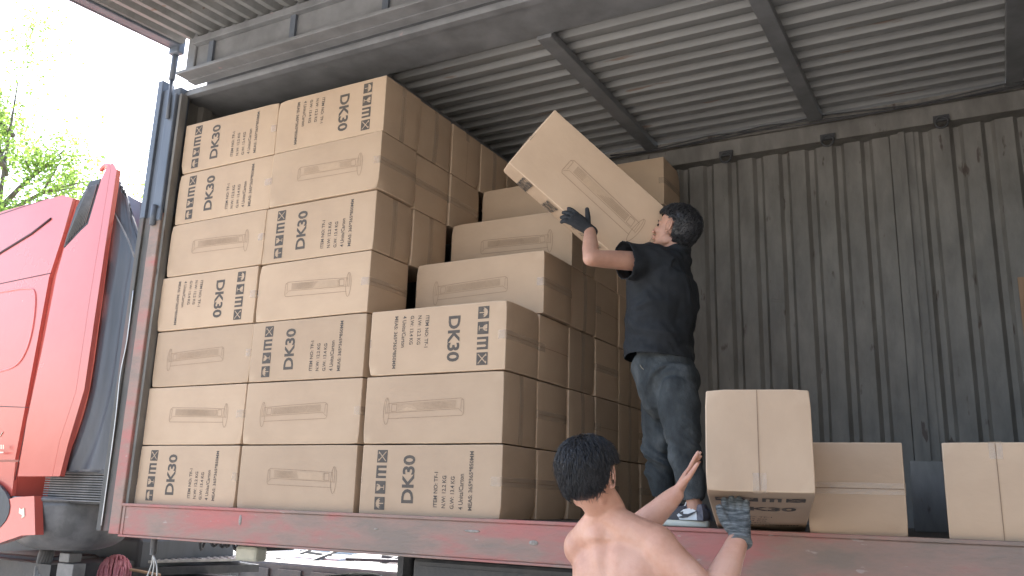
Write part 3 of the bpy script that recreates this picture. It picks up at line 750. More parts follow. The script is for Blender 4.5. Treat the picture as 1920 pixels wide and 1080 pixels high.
# t-shirt
S=MB()
def sec(u0,u1,v,y,b_): 
    c=P((u0+u1)/2,v,y=y); return c,(b_,)
rows=[((1168,1303),676,.23,.165),((1168,1306),640,.225,.165),((1169,1310),590,.23,.17),((1170,1312),545,.235,.172),((1178,1312),510,.23,.162),((1203,1309),490,.20,.13),((1222,1303),479,.14,.105),((1238,1296),469,.088,.082)]
pts=[];rd=[]
for (a,c_),v,bl,af in rows: pts.append(P((a+c_)/2,v,y=.30)); rd.append((bl,af))
S.tube(pts,rd,30,side=lat,k=3)
S.tube([P(1268,476,y=.30),P(1266,462,y=.30)],[(.078,.078),(.069,.069)],18,side=lat)
slv=Lsh.lerp(Lel,.47)
S.tube([Lsh+Vector((.05,.05,-.03)),Lsh,Lsh.lerp(Lel,.35),slv],[(.085,.085),(.088,.082),(.092,.082),(.097,.084)],18,side=(0,0,1),k=3)
S.tube([Rsh+Vector((.03,-.05,-.03)),Rsh,Rsh.lerp(Rel,.7)],[(.07,.07),(.07,.07),(.07,.07)],16,side=(0,0,1),k=2)
def dsh(co,n):
    a=fold(co,n,(.75,.3,.6),30,.011,1)+fold(co,n,(-.5,.2,.85),22,.009,5)+noise.noise(co*7)*.006
    low=max(0,min(1,(1.25-co.z)/.45)); a+=fold(co,n,(.2,.1,1),36,.007,9)*low
    return a
adir=(Lel-Lsh).normalized()
def cutsh(c,n):
    if (c-slv).dot(adir)>-.022 and n.dot(adir)>.55 and (c-slv).length<.13: return True
    if c.z<.845 and n.z<-.75: return True
    return False
sh=organic(S,'t_shirt',SHIRT,man,voxel=.006,it=7,fac=.6,disp=dsh,region=lambda c:(c-(c7+Vector((0,0,-.05)))).length<.17,cut=cutsh)
md=sh.modifiers.new('s','SOLIDIFY'); md.thickness=.004
# jeans
J=MB()
J.tube([P(1247,664,y=.30),P(1247,690,y=.30),P(1251,722,y=.30),P(1254,745,y=.30)],[(.178,.135),(.190,.145),(.192,.15),(.17,.13)],26,side=lat,k=3,caps='round')
for h_,k_,a_,cf in ((Lh,Lk,La,.80),(Rh,Rk,Ra,.82)):
    J.tube([h_+Vector((0,0,.0)),h_.lerp(k_,.4),h_.lerp(k_,.8),k_,k_.lerp(a_,.3),k_.lerp(a_,cf)],[(.105,.112),(.098,.105),(.082,.086),(.078,.08),(.072,.074),(.062,.062)],20,k=4,caps='round')
def djn(co,n):
    kz=math.exp(-((co.z-.33)/.10)**2); tz=math.exp(-((co.z-.72)/.1)**2)
    return fold(co,n,(.5,.2,.85),60,.013,2)*(kz+.22)+fold(co,n,(-.6,.3,.7),48,.010,7)*(tz+.35)+noise.noise(co*11)*.004
jeans=organic(J,'jeans',JEANS,man,voxel=.0055,it=6,disp=djn,cut=lambda c,n: c.z<.22 and n.z<-.6)
# pocket and side seam stitching
b=MB(); 
for uv,y in (([(1200,684),(1206,692),(1222,696),(1232,694)],.10),([(1228,672),(1230,694),(1233,712)],.095)):
    b.tube([P(u,v,y=y+.03) for u,v in uv],[.0022]*len(uv),5,k=3)
b.build('stitching',STITCH,jeans)
# shoes
def shoe(parent, ank, heel, toe, lab=None):
    ax=(toe-heel); ax.z=0; L=ax.length; ax.normalize(); F=Matrix((ax,Vector((0,0,1)).cross(ax),Vector((0,0,1)))).transposed().to_4x4(); F.translation=heel
    T=lambda x,y,z:F@Vector((x,y,z))
    root=bpy.data.objects.new('shoe',None); COL.objects.link(root); root.parent=parent; root.location=heel-absloc(parent)
    def outline(s,z): 
        out=[]
        for i in range(40):
            a=2*math.pi*i/40; x=L/2+L/2*math.cos(a); wd=.036+.012*math.sin(math.pi*min(1,x/L*.95)**1.5)
            out.append(T(L/2+(L/2+s)*math.copysign(abs(math.cos(a))**.85,math.cos(a)), (wd+s)*math.copysign(abs(math.sin(a))**.8,math.sin(a)), z))
        return out
    m=MB(); rings=[outline(.001,0.0),outline(.004,.006),outline(.004,.022),outline(.0,.028)]; n=40; vs=sum(rings,[]); fs=[tuple(range(n))[::-1],tuple(range(3*n,4*n))]
    for i in range(3):
        for j in range(n): fs.append((i*n+j,i*n+(j+1)%n,(i+1)*n+(j+1)%n,(i+1)*n+j))
    m.add(vs,fs,0,True); m.build('sole',SOLE,root)
    m=MB()
    m.tube([T(.03,0,.05),T(.09,0,.055),T(.16,0,.047),T(.22,0,.038),T(L-.03,0,.034)],[(.036,.04),(.038,.045),(.04,.036),(.042,.026),(.032,.020)],18,side=F.to_3x3()@Vector((0,1,0)),k=3,caps='round')
    m.tube([T(.05,0,.05),T(.055,0,.098)],[(.037,.042),(.034,.044)],18,side=F.to_3x3()@Vector((0,1,0)))
    up=organic(m,'upper',SHOEGR,root,voxel=.004,it=2)
    for sgn in (1,-1):
        # side panels hug the upper: build as thin blobs
        def panel(nm,pts,mt,th=.003,push=.0):
            m=MB(); 
            P3=[]
            for x,z in pts: 
                w_=(.040+.005*math.sin(math.pi*x/L))*math.sqrt(max(.05,1-((z-.045)/.062)**2)) if z>.045 else .042+.004*math.sin(math.pi*x/L)
                P3.append(T(x,sgn*(w_+.002+push),z))
            m.prism(P3,F.to_3x3()@Vector((0,sgn*th,0))); m.build(nm,mt,up)
        panel('dark_overlay',[(.10,.03),(.20,.03),(.205,.05),(.17,.062),(.13,.085),(.095,.092),(.10,.06)],SHOEDK)
        panel('white_quarter',[(.03,.03),(.115,.03),(.13,.05),(.10,.075),(.065,.083),(.035,.07)],SHOEWH,push=.0005)
        sw=[(.122,.040),(.10,.037),(.075,.042),(.035,.066),(.03,.072),(.072,.056),(.095,.056),(.108,.064),(.098,.05)]
        panel('swoosh',sw,SHOEDK,th=.003,push=.004)
        panel('heel_overlay',[(.0,.03),(.035,.03),(.028,.055),(.045,.098),(.02,.10),(.004,.07)],SHOEGR,push=.0)
    m=MB(); m.prism([T(.105,-.022,.085),T(.105,.022,.085),T(.082,.024,.128),(T(.082,-.024,.128))],F.to_3x3()@Vector((.004,0,.002))); m.build('tongue',SHOEWH,up)
    m=MB()
    for i in range(5):
        x=.12+.018*i; z=.090-.011*i; m.tube([T(x,-.024,z-.004),T(x+.004,0,z+.006),T(x,.024,z-.004)],[.003]*3,6,k=3)
    m.build('lace',SHOEDK,up)
    return root
shoe(man,La,Vector((3.645,.185,.002)),Vector((3.355,.235,.002)))
hp=P(1262,968,y=.44); shoe(man,Ra,Vector((hp.x+.06,.42,.002)),Vector((hp.x-.22,.47,.002)))

# ---- bare-backed man outside, pushing a carton up
man2=empty('person', (3.68,-1.0,-1.3), 'shirtless man with black hair seen from behind outside, pushing a carton onto the trailer', 'person')
B2=MB()
C7=Q(1130,985,2.92); LS=Q(1094,1026,3.0); RS=Q(1232,1026,2.85)
ax=(RS-LS).normalized(); dn=Vector((0,0,-1)); fw=dn.cross(ax)*-1
fw=Vector((-ax.y,ax.x,0)).normalized()
mid=(LS+RS)/2
ch=mid+Vector((0,0,-.14))+fw*.02; wa=Vector((mid.x-.02,mid.y-.03,-.42)); pv=Vector((mid.x-.02,mid.y-.02,-.58))
B2.tube([pv+Vector((0,0,-.05)),pv,wa,ch+Vector((0,0,-.10)),mid+fw*.015+Vector((0,0,-.09)),mid+fw*.015+Vector((0,0,-.03)),mid+fw*.02+Vector((0,0,.012)),mid+fw*.03+Vector((0,0,.04))],[(.16,.115),(.165,.12),(.150,.108),(.176,.122),(.180,.122),(.172,.112),(.135,.088),(.085,.062)],28,side=ax,k=4,caps='round')
H2c=Q(1106,897,2.92)
fh=Vector((fwd.x,fwd.y,0)).normalized(); rh=Vector((right.x,right.y,0)).normalized()
fd=(fh*math.cos(R_(34))+rh*math.sin(R_(34))+Vector((0,0,-.10))).normalized()
HM2=frame(fd,Vector((0,0,1))-rh*.10,H2c)
B2.tube([C7+Vector((0,0,-.06))+fw*.02,C7+fw*.035+Vector((0,0,.02)),Q(1129,945,2.95),HM2@Vector((-.02,0,-.02))],[(.085,.078),(.070,.068),(.066,.066),(.064,.066)],18,side=ax,k=4)
head_shape(B2,HM2)
for s,Sx in ((-1,LS),(1,RS)):
    B2.tube([C7+Vector((0,0,.035))+fw*.02,C7.lerp(Sx,.45)+Vector((0,0,.022)),Sx+Vector((0,0,.012))],[(.060,.050),(.060,.055),(.058,.062)],16,side=fw,k=4,caps='round')   # trapezius
    B2.ell(C7+Vector((0,0,-.035))+fw*.025,(.10,.07,.065),18); B2.ell(mid+Vector((0,0,-.05))-fw*.03,(.12,.075,.09),18); B2.ell(Sx+ax*s*.004,(.068,.068,.070),18)
    sc=C7.lerp(Sx,.62)+Vector((0,0,-.115))-fw*.055
    B2.ell(sc+fw*.030,(.055,.040,.075),16)                                                                       # shoulder blade
    B2.ell(mid+ax*s*.115+Vector((0,0,-.19))-fw*.015,(.065,.07,.12),16)                                    # latissimus
LE=Q(1182,1008,3.16); LW=Q(1268,926,3.12)
B2.tube([LS,LS.lerp(LE,.5),LE],[(.056,.056),(.05,.05),(.043,.043)],16,k=3,caps='round')
B2.tube([LE,LE.lerp(LW,.3),LE.lerp(LW,.75),LW],[(.050,.050),(.053,.050),(.040,.037),(.031,.026)],16,k=4,caps='round')
RE=Q(1336,1128,2.74); RW=Q(1387,1006,2.90)
B2.tube([RS,RS.lerp(RE,.5),RE],[(.066,.066),(.060,.060),(.050,.050)],16,k=3,caps='round')
B2.tube([RE,RE.lerp(RW,.3),RE.lerp(RW,.75),RW],[(.050,.050),(.055,.052),(.040,.038),(.032,.028)],16,k=4,caps='round')
# left hand flat against the side of the carton
hx2=(Q(1303,868,3.16)-LW).normalized()
LH2=frame(hx2,(-1,-.25,.1),LW+hx2*.01); hand_shape(B2,LH2,[(-.10,.06,.05),(-.06,.08,.06),(-.02,.1,.08),(.02,.12,.1)],thumb=((.75,.5,-.25),(.9,.3,-.1)),mirror=-1,spread=.03)
# right hand under the carton, palm up
tip=Q(1376,925,3.10); hx3=(tip-RW).normalized()
RH2=frame(hx3,(0,0,-1),RW+hx3*.012); cur2=[(.05,.18,.2),(.05,.2,.2),(.06,.22,.22),(.1,.25,.25)]
hand_shape(B2,RH2,cur2,thumb=((.85,.5,-.1),(.95,.2,-.1)),mirror=-1,spread=.07)
# legs to the ground
for s in (-1,1):
    h_=pv+ax*s*.09; k_=Vector((h_.x,h_.y+.03+.02*s,-.90)); a_=Vector((h_.x-.02*s,h_.y-.02,-1.24))
    B2.tube([h_,h_.lerp(k_,.5),k_,k_.lerp(a_,.35),a_],[(.09,.09),(.08,.08),(.056,.056),(.054,.054),(.036,.036)],16,k=3,caps='round')
body2=organic(B2,'body',SKIN,man2,voxel=.0048,it=7,fac=.6)
bm=bmesh.new(); bm.from_mesh(body2.data); off=absloc(man2)
sel=[]
for v in bm.verts:
    q=v.co+off
    if q.z<C7.z-.005 and (q-mid).dot(ax)<.26 and (q-LS).length<.42 and (q-LW).length>.16 and (q-RW).length>.2: sel.append(v)
for _ in range(22): bmesh.ops.smooth_vert(bm, verts=sel, factor=.5, use_axis_x=True, use_axis_y=True, use_axis_z=True)
bm.normal_update()
for v in bm.verts:
    q=v.co+off; x=(q-mid).dot(ax); back=max(0,-v.normal.dot(fw))
    if back>0.2 and q.z<C7.z+.02 and q.z>-.6 and abs(x)<.2 and (q-LW).length>.2:
        fz=min(1,max(0,(C7.z+.01-q.z)/.04))
        d=-.009*math.exp(-(x/.02)**2)*fz+.004*math.exp(-((abs(x)-.045)/.022)**2)*fz
        e=(abs(x)-.095)/.035; g_=(q.z-(mid.z-.10))/.055; rr_=math.sqrt(e*e+g_*g_)
        d+=.008*math.exp(-rr_*rr_)-.004*math.exp(-((rr_-1.5)/.45)**2)
        v.co+=v.normal*d*back
bm.to_mesh(body2.data); bm.free()
face_bits(man2,HM2)
G=MB(); hand_shape(G,RH2,cur2,thumb=((.85,.5,-.1),(.95,.2,-.1)),grow=.005,mirror=-1,spread=.07)
G.tube([RW-hx3*.035,RW-hx3*.02,RW+hx3*.03],[(.040,.034),(.036,.030),(.038,.026)],18,side=RH2.to_3x3()@Vector((0,1,0)))
Gx=hx3.copy()
organic(G,'glove',GLOVEG,man2,voxel=.0035,it=2,disp=lambda co,n: .0012*math.sin(co.dot(Gx)*900)+noise.noise(co*60)*.002)
def line2(p):
    f=p.x
    if f>.04: return p.z-(.060-.2*max(0,.09-f))
    if f>-.026: return p.z-.034-(f+.026)*.35
    if f>-.045: return p.z-.034+(.119)*min(1,(-.026-f)/.019)
    return p.z+.085+max(0,-.045-f)*.6
hair_cap(man2,HM2,8,line2,thick=.017,strands=5200,slen=.055,flow=(.15,0,-1))
# shorts and shoes of the outside man
S=MB(); S.tube([wa+Vector((0,0,-.06)),pv,pv+Vector((0,0,-.08))],[(.16,.118),(.18,.132),(.185,.135)],22,side=ax,k=3,caps='round')
for s in (-1,1):
    h_=pv+ax*s*.09; S.tube([h_+Vector((0,0,.02)),h_+Vector((0,.01,-.15)),h_+Vector((0,.02,-.36))],[(.105,.108),(.10,.10),(.09,.09)],18,k=3)
organic(S,'shorts',JEANS,man2,voxel=.007,it=3,disp=lambda co,n: fold(co,n,(.4,.3,.8),40,.007,4))
for s in (-1,1):
    h_=pv+ax*s*.09; shoe(man2,None,Vector((h_.x-.02*s-fw.x*.06,h_.y-.02-fw.y*.06,-1.298)),Vector((h_.x+fw.x*.21,h_.y-.02+fw.y*.21,-1.298)))

# ------------------------------------------------------------------ tractor cab
cab = empty('truck_cab', (-1.9,1.2,-1.3), 'red tractor cab with roof fairing and black side extender, in front of the trailer', 'truck')
def Y0(u,v,y=0.0): return P(u,v,y=y)
def plate(b, uv, y, th, mi=None): b.prism([Y0(u,v,y) for u,v in uv], (0,th,0), mi)
b=MB(); rp=[(-3.2,-.1),(-1.30,-.1),(-1.16,1.0),(-1.10,2.20),(-1.29,2.262),(-2.04,2.24),(-3.2,2.1)]
b.prism([(x,.03,z) for x,z in rp],(0,2.3,0))
body=b.build('body', CAB, cab)
b=MB(); plate(b,[(-160,500),(0,407),(110,368),(137,372),(118,440),(92,520),(70,640),(40,800),(28,862),(-160,862)],.0,.028); side=b.build('side_panel', CAB, cab)
def seam(uv,w=.006,y=-.001):
    b=MB(); pts=[Y0(u,v,y) for u,v in uv]; b.tube(pts,[w/2]*len(pts),6); b.build('panel_seam', CABDK, cab)
seam([(-100,545),(0,532),(96,512)]); seam([(-100,762),(0,762),(56,764),(28,900)]); seam([(-60,440),(0,402),(108,366)],.006)
seam([(-60,520),(0,475),(60,438),(96,410)],.02)
b=MB(); pts=spline([Y0(u,v,-.002) for u,v in [(-80,560),(0,548),(50,541),(66,552),(62,610),(48,660),(25,688),(-20,700)]],5); b.tube(pts,[.007]*len(pts),6); b.build('locker_outline', mat('pale_red_edge',[(.75,.2,.18)],rough=.35), cab)
b=MB(); plate(b,[(-160,866),(29,866),(22,930),(-160,960)],.0,.028); b.build('lower_panel', CAB, cab)
# side fairing and its rear return
b=MB(); plate(b,[(203,308),(190,335),(165,420),(152,432),(120,466),(106,515),(82,640),(50,790),(33,893),(98,893),(112,825),(142,735),(168,560),(186,450),(207,318)],-.035,.05); b.build('side_fairing', CAB, cab)
b=MB(); b.prism([Vector((p.x,-.034,p.z)) for p in [P(u,v,y=-.034) for u,v in [(203,308),(207,318),(186,450),(168,560),(142,735),(112,825),(98,893),(112,893),(128,830),(158,730),(182,565),(202,430),(219,318),(212,306)]]],(0,.035,0)); b.build('fairing_edge', CAB, cab)
b=MB(); plate(b,[(168,340),(188,335),(166,418),(152,432),(119,464),(126,440),(143,390)],-.012,.02,0); gr=b.build('vent', DARKSTEEL, cab)
b=MB()
for i in range(9):
    f=i/8; a=Y0(166+f*18-f*2,350+f*-5,-.018); c=Y0(122+f*38,458-f*40,-.018); b.tube([a,c],[.004,.004],5)
b.build('vent_slat', TANKM, gr)
# black side extender behind the fairing: curved rubber/plastic panel
b=MB(); N=14;vs=[];fs=[]
front=[(212,330),(203,430),(184,565),(160,730),(130,830),(102,884)]; backl=[(216,372),(253,482),(248,540),(228,700),(210,800),(194,884)]
fr=spline([Y0(u,v) for u,v in front],6); bk=spline([Y0(u,v) for u,v in backl],6)
for i in range(len(fr)):
    for j in range(N+1):
        t=j/N; p=fr[i].lerp(bk[i],t); y=.03+.07*math.sin(t*math.pi*.55)+.012*math.sin(t*17+i*.06)*min(1,i/12)+.006*math.sin(t*39+i*.1)
        vs.append(Vector((p.x,y,p.z)))
for i in range(len(fr)-1):
    for j in range(N): k=i*(N+1)+j; fs.append((k,k+1,k+N+2,k+N+1))
b.add(vs,fs,0,True); o=b.build('side_extender', mat('extender_plastic',[(.06,.064,.073),(.095,.10,.112)],scale=3,rough=.38,bump=.25,bscale=7,stretch=(3,3,.35)), cab); 
md=o.modifiers.new('s','SOLIDIFY'); md.thickness=.012
b=MB(); pts=spline([Y0(u,v,.02) for u,v in [(184,350),(212,395),(238,445),(252,482)]],5); b.tube(pts,[.006]*len(pts),6); b.build('extender_piping', TANKM, cab)
# roof deflector
b=MB(); arc=spline([P(u,v,y=.3) for u,v in [(207,312),(222,345),(240,365),(262,378)]],4)
low=spline([P(u,v,y=.3) for u,v in [(190,352),(212,385),(238,420),(262,455)]],4)
poly=arc+low[::-1]; b.prism(poly,(0,.05,0)); b.build('roof_deflector', mat('blue_grey_plastic',[(.10,.11,.14),(.13,.14,.17)],rough=.4), cab)
b=MB(); pts=[P(u,v,y=.05) for u,v in [(190,318),(200,310),(212,316),(214,326)]]; b.tube(pts,[.018,.022,.026,.018],8,k=3,caps='round'); b.build('deflector_tip', CAB, cab)
b=MB(); b.prism([P(u,v,y=.8) for u,v in [(212,395),(262,412),(266,470),(250,520),(225,470)]],(0,.5,0)); b.build('rear_panel', CAB, cab)
b=MB(); b.box(tuple(P(235,395,y=.5)),tuple(P(243,382,y=.56)+Vector((.08,0,0))),bevel=.005); b.tube([P(243,392,y=.5),P(262,415,y=.5),P(268,450,y=.5)],[.012,.015,.012],8); b.build('hinge', TANKM, cab)
# grille box and tank below the extender
b=MB(); x0,x1=P(84,900,y=.1).x,P(200,900,y=.1).x
for i in range(12): z=P(140,888+i*4.6,y=.1).z; b.box((x0+.02*0,.10,z-.0045),(x1,.35,z+.0045),bevel=.002)
b.build('slatted_cooler', TANKM, cab)
b=MB(); b.box((x0,.14,P(140,944,y=.1).z),(x1,.5,P(140,884,y=.1).z)); b.box((x0-.05,.09,P(140,888,y=.1).z),(x1,.5,P(140,882,y=.1).z+.01),bevel=.004); b.build('cooler_case', DARKSTEEL, cab)
b=MB(); cx=(P(72,950,y=.4).x+P(212,950,y=.4).x)/2; r=(P(212,950,y=.4).x-P(72,950,y=.4).x)/2*.96; zt=P(140,940,y=.2).z; zb=P(140,1036,y=.2).z
pts=[];rd=[]
for f,rr_ in ((0,1),(.25,1),(.5,.985),(.7,.93),(.84,.83),(.94,.68),(1,.5)): pts.append((cx,.4+.0,zt+(zb-zt)*f)); rd.append(r*rr_)
b.tube(pts,rd,40,k=2); b.tube([(cx,.4,zt-.005),(cx,.4,zt+.02)],[r*1.02,r*1.02],40); b.build('air_tank', TANKM, cab)
b=MB(); b.box(tuple(P(112,1036,y=.3)),tuple(P(128,1055,y=.3)+Vector((0,.1,0))),bevel=.006); b.box(tuple(P(108,1055,y=.3)),tuple(P(132,1100,y=.3)+Vector((0,.1,0))),bevel=.006); b.build('drain_valve', TANKM, cab)
# lower skirt with chipped paint, wheel arch
b=MB(); plate(b,[(-160,940),(2,940),(30,932),(64,930),(66,1003),(40,1004),(0,1018),(-160,1060)],-.03,.06); sk=b.build('skirt', CAB, cab)
b=MB(); plate(b,[(36,952),(40,955),(45,952),(46,968),(40,972),(41,966),(35,962)],-.034,.003); b.build('paint_chip', CREAMPAINT, sk)
b=MB()
pts=[Y0(-60+78*math.cos(a),950+60*math.sin(a),-.035) for a in [math.pi*2*i/28 for i in range(28)]]; b.prism(pts,(0,.02,0)); b.build('fuel_flap', RUBBER, sk)
b=MB()
for u in (2,6): plate(b,[(u-1,834),(u+1,834),(u+1,842),(u-1,842)],-.036,.002)
plate(b,[(-10,847),(6,847),(6,849),(-10,851)],-.036,.002); 
b.tube([Y0(-6,808,-.004),Y0(0,818,-.004),Y0(5,810,-.004)],[.004]*3,5)
b.build('crest_decal', CREAMPAINT, cab)
# tractor chassis, wheels
b=MB()
for yy in (.85,1.5): b.box((-3.2,yy-.05,-.78),(2.9,yy+.05,-.56))
b.box((-2.0,.3,-.75),(-1.15,2.1,-.45)); b.build('frame_rail', DARKSTEEL, cab)
for x in (1.2,2.4):
    for yy in (.75,1.95): wheel(x,yy,-.84,.46,.5,cab)
wheel(-2.5,.35,-.82,.48,.3,cab); wheel(-2.5,2.05,-.82,.48,.3,cab)
b=MB(); 
for i in range(5):
    pts=spline([(-1.35+.0*i,.35+.02*i,-.35),(-1.3+.03*i,.3,-.55-.02*i),(-1.2,.32+.03*i,-.75)],4); b.tube(pts,[.018]*len(pts),6)
b.build('hose', TANKM, cab)
b=MB(); b.box((-3.2,1.0,-1.1),(-1.12,2.0,-.28),bevel=.03); b.box((-2.2,.45,-1.0),(-1.5,.95,-.42),bevel=.03); b.build('battery_case', RUBBER, cab)
# catwalk: perforated treads behind the cab
b=MB(); A=P(242,1053,y=1.0); Bq=P(478,1034,y=2.0)
d=(Bq-A); d.z=0; d.normalize(); n_=Vector((-d.y,d.x,0)); L=(Bq-A).length
for j in range(4):
    a=A+n_*(.16*j); b.beam(a,a+d*L,.12,.02)
    for i in range(int(L/.06)): q=a+d*(i*.06+.03)+Vector((0,0,.012)); b.beam(q,q+d*.02,.07,.008)
b.build('catwalk', TREAD, cab)
b=MB(); b.beam(A+n_*.25+Vector((0,0,-.07)),A+n_*.25+d*L+Vector((0,0,-.07)),.7,.06); b.build('catwalk_tray', DARKSTEEL, cab)

# suspended coil and cord below the rail
o=empty('coiled_air_line', P(289,1010,y=.05), 'grey coiled air line hanging below the red rail at its left end', 'hose')
b=MB(); p0=P(290,1006,y=.05); p1=P(287,1040,y=.05); pts=[]
for i in range(140):
    t=i/139; a=t*2*math.pi*14; p=p0.lerp(p1,t); pts.append(p+Vector((.018*math.cos(a),.018*math.sin(a),0)))
b.tube(pts,[.0035]*140,5); b.build('coil', TANKM, o)
b=MB()
for k in range(3):
    b.tube([p1,P(284+5*k,1060,y=.05),P(270+12*k,1095,y=.05)],[.005]*3,6,k=4)
b.build('tail', TREAD, o)
# pink mop
o=empty('mop', P(215,1060,y=.7), 'pink yarn mop head poking up under the trailer beside the tank', 'mop')
b=MB(); c=P(216,1068,y=.7); rm=random.Random(5)
for i in range(170):
    th=rm.uniform(0,2*math.pi); ph=rm.uniform(0,1.45); R0=.105
    dr=Vector((math.cos(th)*math.sin(ph),math.sin(th)*math.sin(ph),math.cos(ph)))
    side_=Vector((math.cos(th),math.sin(th),0))
    q0=c+Vector((0,0,.03)); q1=c+dr*R0; q2=c+side_*R0*1.02*math.sin(max(ph,.5))+Vector((rm.uniform(-.01,.01),rm.uniform(-.01,.01),-.05)); q3=q2+Vector((0,0,-.06))
    b.tube([q0,q1,q2,q3],[.006,.0075,.0075,.006],5,k=3)
b.build('yarn', MOP, o)
b=MB(); b.tube([c+Vector((0,0,-.02)),P(245,1068,y=.75),P(300,1078,y=1.0)],[.011]*3,8); b.tube([c,c+Vector((-.05,.1,-.8))],[.012,.012],8); b.build('handle', WOODM, o)
# distant pale wall, debris and pipes seen in the gap under the trailer
b=MB(); b.box((-22,13.9,-1.3),(-1,14.1,-.45)); tag(b.build('low_wall', PALEWALL), 'low pale wall far beyond the gap under the trailer', 'wall')
rm=random.Random(11)
for i,(u,v,y,lab) in enumerate([(575,1048,5.0,'longest white plank lying in the sun under the middle of the rail'),(640,1058,5.5,'white plank with broken end lying right of the lamp'),(720,1046,6.0,'thin white plank nearest the landing leg'),(530,1032,6.5,'short white board behind the cream marker lamp')]):
    c=P(u,v,y=y); b=MB(); ln=[1.3,1.0,.9,.6][i]; a=rm.uniform(-.15,.15)
    b.beam(c-Vector((ln/2,0,0)),c+Vector((ln/2,a,.02)),.30,.05,bevel=.006); 
    b.beam(c-Vector((ln/2-.1,.1,.06)),c+Vector((ln/2-.2,a,-.06)),.22,.04)
    o=tag(b.build('plank',[PALEWALL]), lab, 'plank', 'white planks beyond the trailer')
b=MB(); c=P(600,1056,y=4.2); 
b.box((c.x-2.2,4.2,-1.3),(c.x+2.4,5.0,c.z-.02),bevel=.03)
for i in range(9): b.box((c.x-2.1+i*.5,4.17,-1.25),(c.x-1.75+i*.5,4.199,c.z-.1))
tag(b.build('stone_kerb_pile', DARKSTEEL), 'dark stacked steel skip behind the trailer wheels', 'skip')

# ------------------------------------------------------------------ trees
def tree(base, h, cr, label, seed, n=2600, lean=0):
    rt=random.Random(seed); root=empty('broadleaf_tree', base, label, 'tree', 'trees behind the cab'); base=Vector(base)
    t=MB(); top=base+Vector((lean,0,h*.74)); pts=[base.lerp(top,k/5)+Vector((rt.uniform(-.12,.12),rt.uniform(-.12,.12),0))*(k>0) for k in range(6)]
    t.tube(pts,[h*.010*(1-.18*k) for k in range(6)],10,k=3); tips=[]
    for i in range(16):
        f=rt.uniform(.3,.95); s=base.lerp(top,f); a=rt.uniform(0,6.28); l=cr*(1.05-.5*f)*rt.uniform(.7,1.1)
        e=s+Vector((math.cos(a)*l,math.sin(a)*l,l*rt.uniform(.35,.9))); m_=s.lerp(e,.5)+Vector((0,0,.1*l))
        t.tube([s,m_,e],[h*.005,h*.003,h*.001],6,k=3); tips+= [(m_,.55),(e,.6),(s.lerp(e,.75),.5)]
        for q in range(3):
            e2=m_.lerp(e,rt.random())+Vector((rt.uniform(-1,1),rt.uniform(-1,1),rt.uniform(.1,1)))*l*.35; t.tube([m_,e2],[h*.003,h*.001],4); tips.append((e2,.42))
    tips+=[(top,.7),(top+Vector((0,0,.06*h)),.6),(top+Vector((.1,0,.11*h)),.4)]; t.build('trunk', BARK, root)
    c=MB(); vs=[];fs=[]
    for i in range(n):
        p,s=rt.choice(tips); s*=cr*.55
        q=p+Vector((rt.gauss(0,.45),rt.gauss(0,.45),rt.gauss(0,.4)))*s
        for w_ in range(3):
            z=q+Vector((rt.uniform(-1,1),rt.uniform(-1,1),rt.uniform(-1,1)))*.12; l=rt.uniform(.05,.10)*1.2
            ax=Vector((rt.uniform(-1,1),rt.uniform(-1,1),rt.uniform(-1,.6))).normalized(); nx=ax.cross(Vector((rt.uniform(-1,1),rt.uniform(-1,1),rt.uniform(-1,1)))).normalized()
            o=len(vs); vs+=[z,z+ax*l*.5+nx*l*.32,z+ax*l,z+ax*l*.5-nx*l*.32]; fs.append((o,o+1,o+2,o+3))
    c.add(vs,fs,0,False); c.build('crown', LEAF, root, fix=False)
def tp(u,D): 
    d=fwd+right*((u-960)/FPX); p=CAM+d*D; return (p.x,p.y,-1.3)
tree(tp(-28,19),14.2,2.6,'tall bright green tree at the far left above the red cab',21,n=7500)
tree(tp(268,24),12.6,2.6,'sunlit tree showing between the cab and the trailer post',22,n=3800)
tree(tp(125,27),11.8,2.4,'low tree top just above the cab roof, behind the others',23,n=3000)
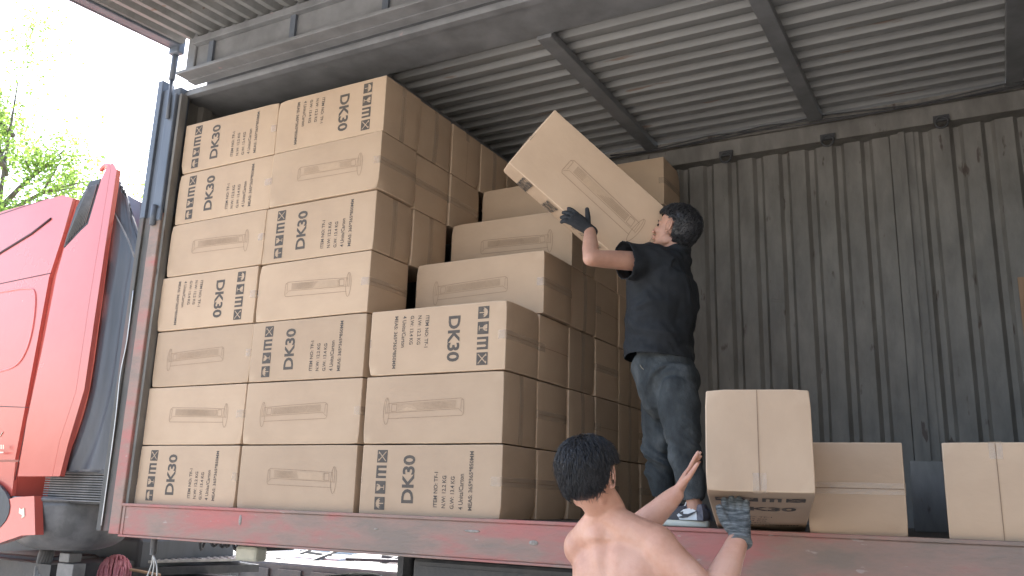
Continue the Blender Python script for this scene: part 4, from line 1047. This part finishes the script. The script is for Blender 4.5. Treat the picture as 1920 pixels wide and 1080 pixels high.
tree(tp(-190,18),11.0,2.4,'tree leaning in from beyond the left edge of the picture',24,n=2400)

# dark air reservoir slung under the trailer floor
p0=P(570,1018,y=1.1); p1=P(700,1034,y=1.1)
b=MB(); b.tube([(p0.x,1.1,-.20),(p1.x,1.1,-.20)],[.085,.085],24,caps='round'); b.box((p0.x+.1,1.07,-.2),(p0.x+.14,1.13,-.05)); b.box((p1.x-.14,1.07,-.2),(p1.x-.1,1.13,-.05)); b.build('air_reservoir', DARKSTEEL, trailer)

rh2=random.Random(9)
for i in range(6):
    u=375+i*15; a=P(u,1000,y=.9); m_=P(u+rh2.uniform(-8,14),1030+rh2.uniform(-6,10),y=.95); e=P(u+rh2.uniform(10,40),1004,y=1.0)
    b=MB(); b.tube([a,m_,e],[.012]*3,7,k=5); b.build('air_hose', DARKSTEEL, trailer)

rk=random.Random(4)
SB=['dark scrap bar on white planks just right of the cream marker lamp','dark scrap bar farther back, under the dark reservoir','dark scrap bar on the longest plank, under the middle of the rail','dark scrap bar nearest the landing leg','short dark scrap bar lying closest to the camera below the marker lamp','farthest dark scrap bar, half hidden by the rail beside the landing leg']
for i,(u,v,y) in enumerate([(530,1040,5.2),(600,1036,6.2),(680,1052,5.0),(760,1046,5.6),(560,1050,4.6),(735,1038,6.6)]):
    q=P(u,v,y=y); ln=rk.uniform(.5,1.2); a=rk.uniform(-.2,.2); b=MB()
    b.beam(q-Vector((ln/2,0,0)),q+Vector((ln/2,a,rk.uniform(-.05,.05))),.12,.035); b.beam(q+Vector((ln*.2,-.1,-.05)),q+Vector((ln*.3,.3,.06)),.05,.03)
    o=tag(b.build('scrap_bar',[DARKSTEEL]), SB[i], 'scrap metal', 'scrap bars beyond the trailer')

b=MB(); b.prism([(-3.1,-.004,1.0),(-2.45,-.004,1.0),(-2.35,-.004,1.95),(-3.0,-.004,1.85)],(0,.03,0)); wd=b.build('door_window', RUBBER, cab)
b=MB(); b.box((-2.42,-.03,.72),(-2.22,.0,.78),bevel=.008); b.build('door_handle', RUBBER, cab)
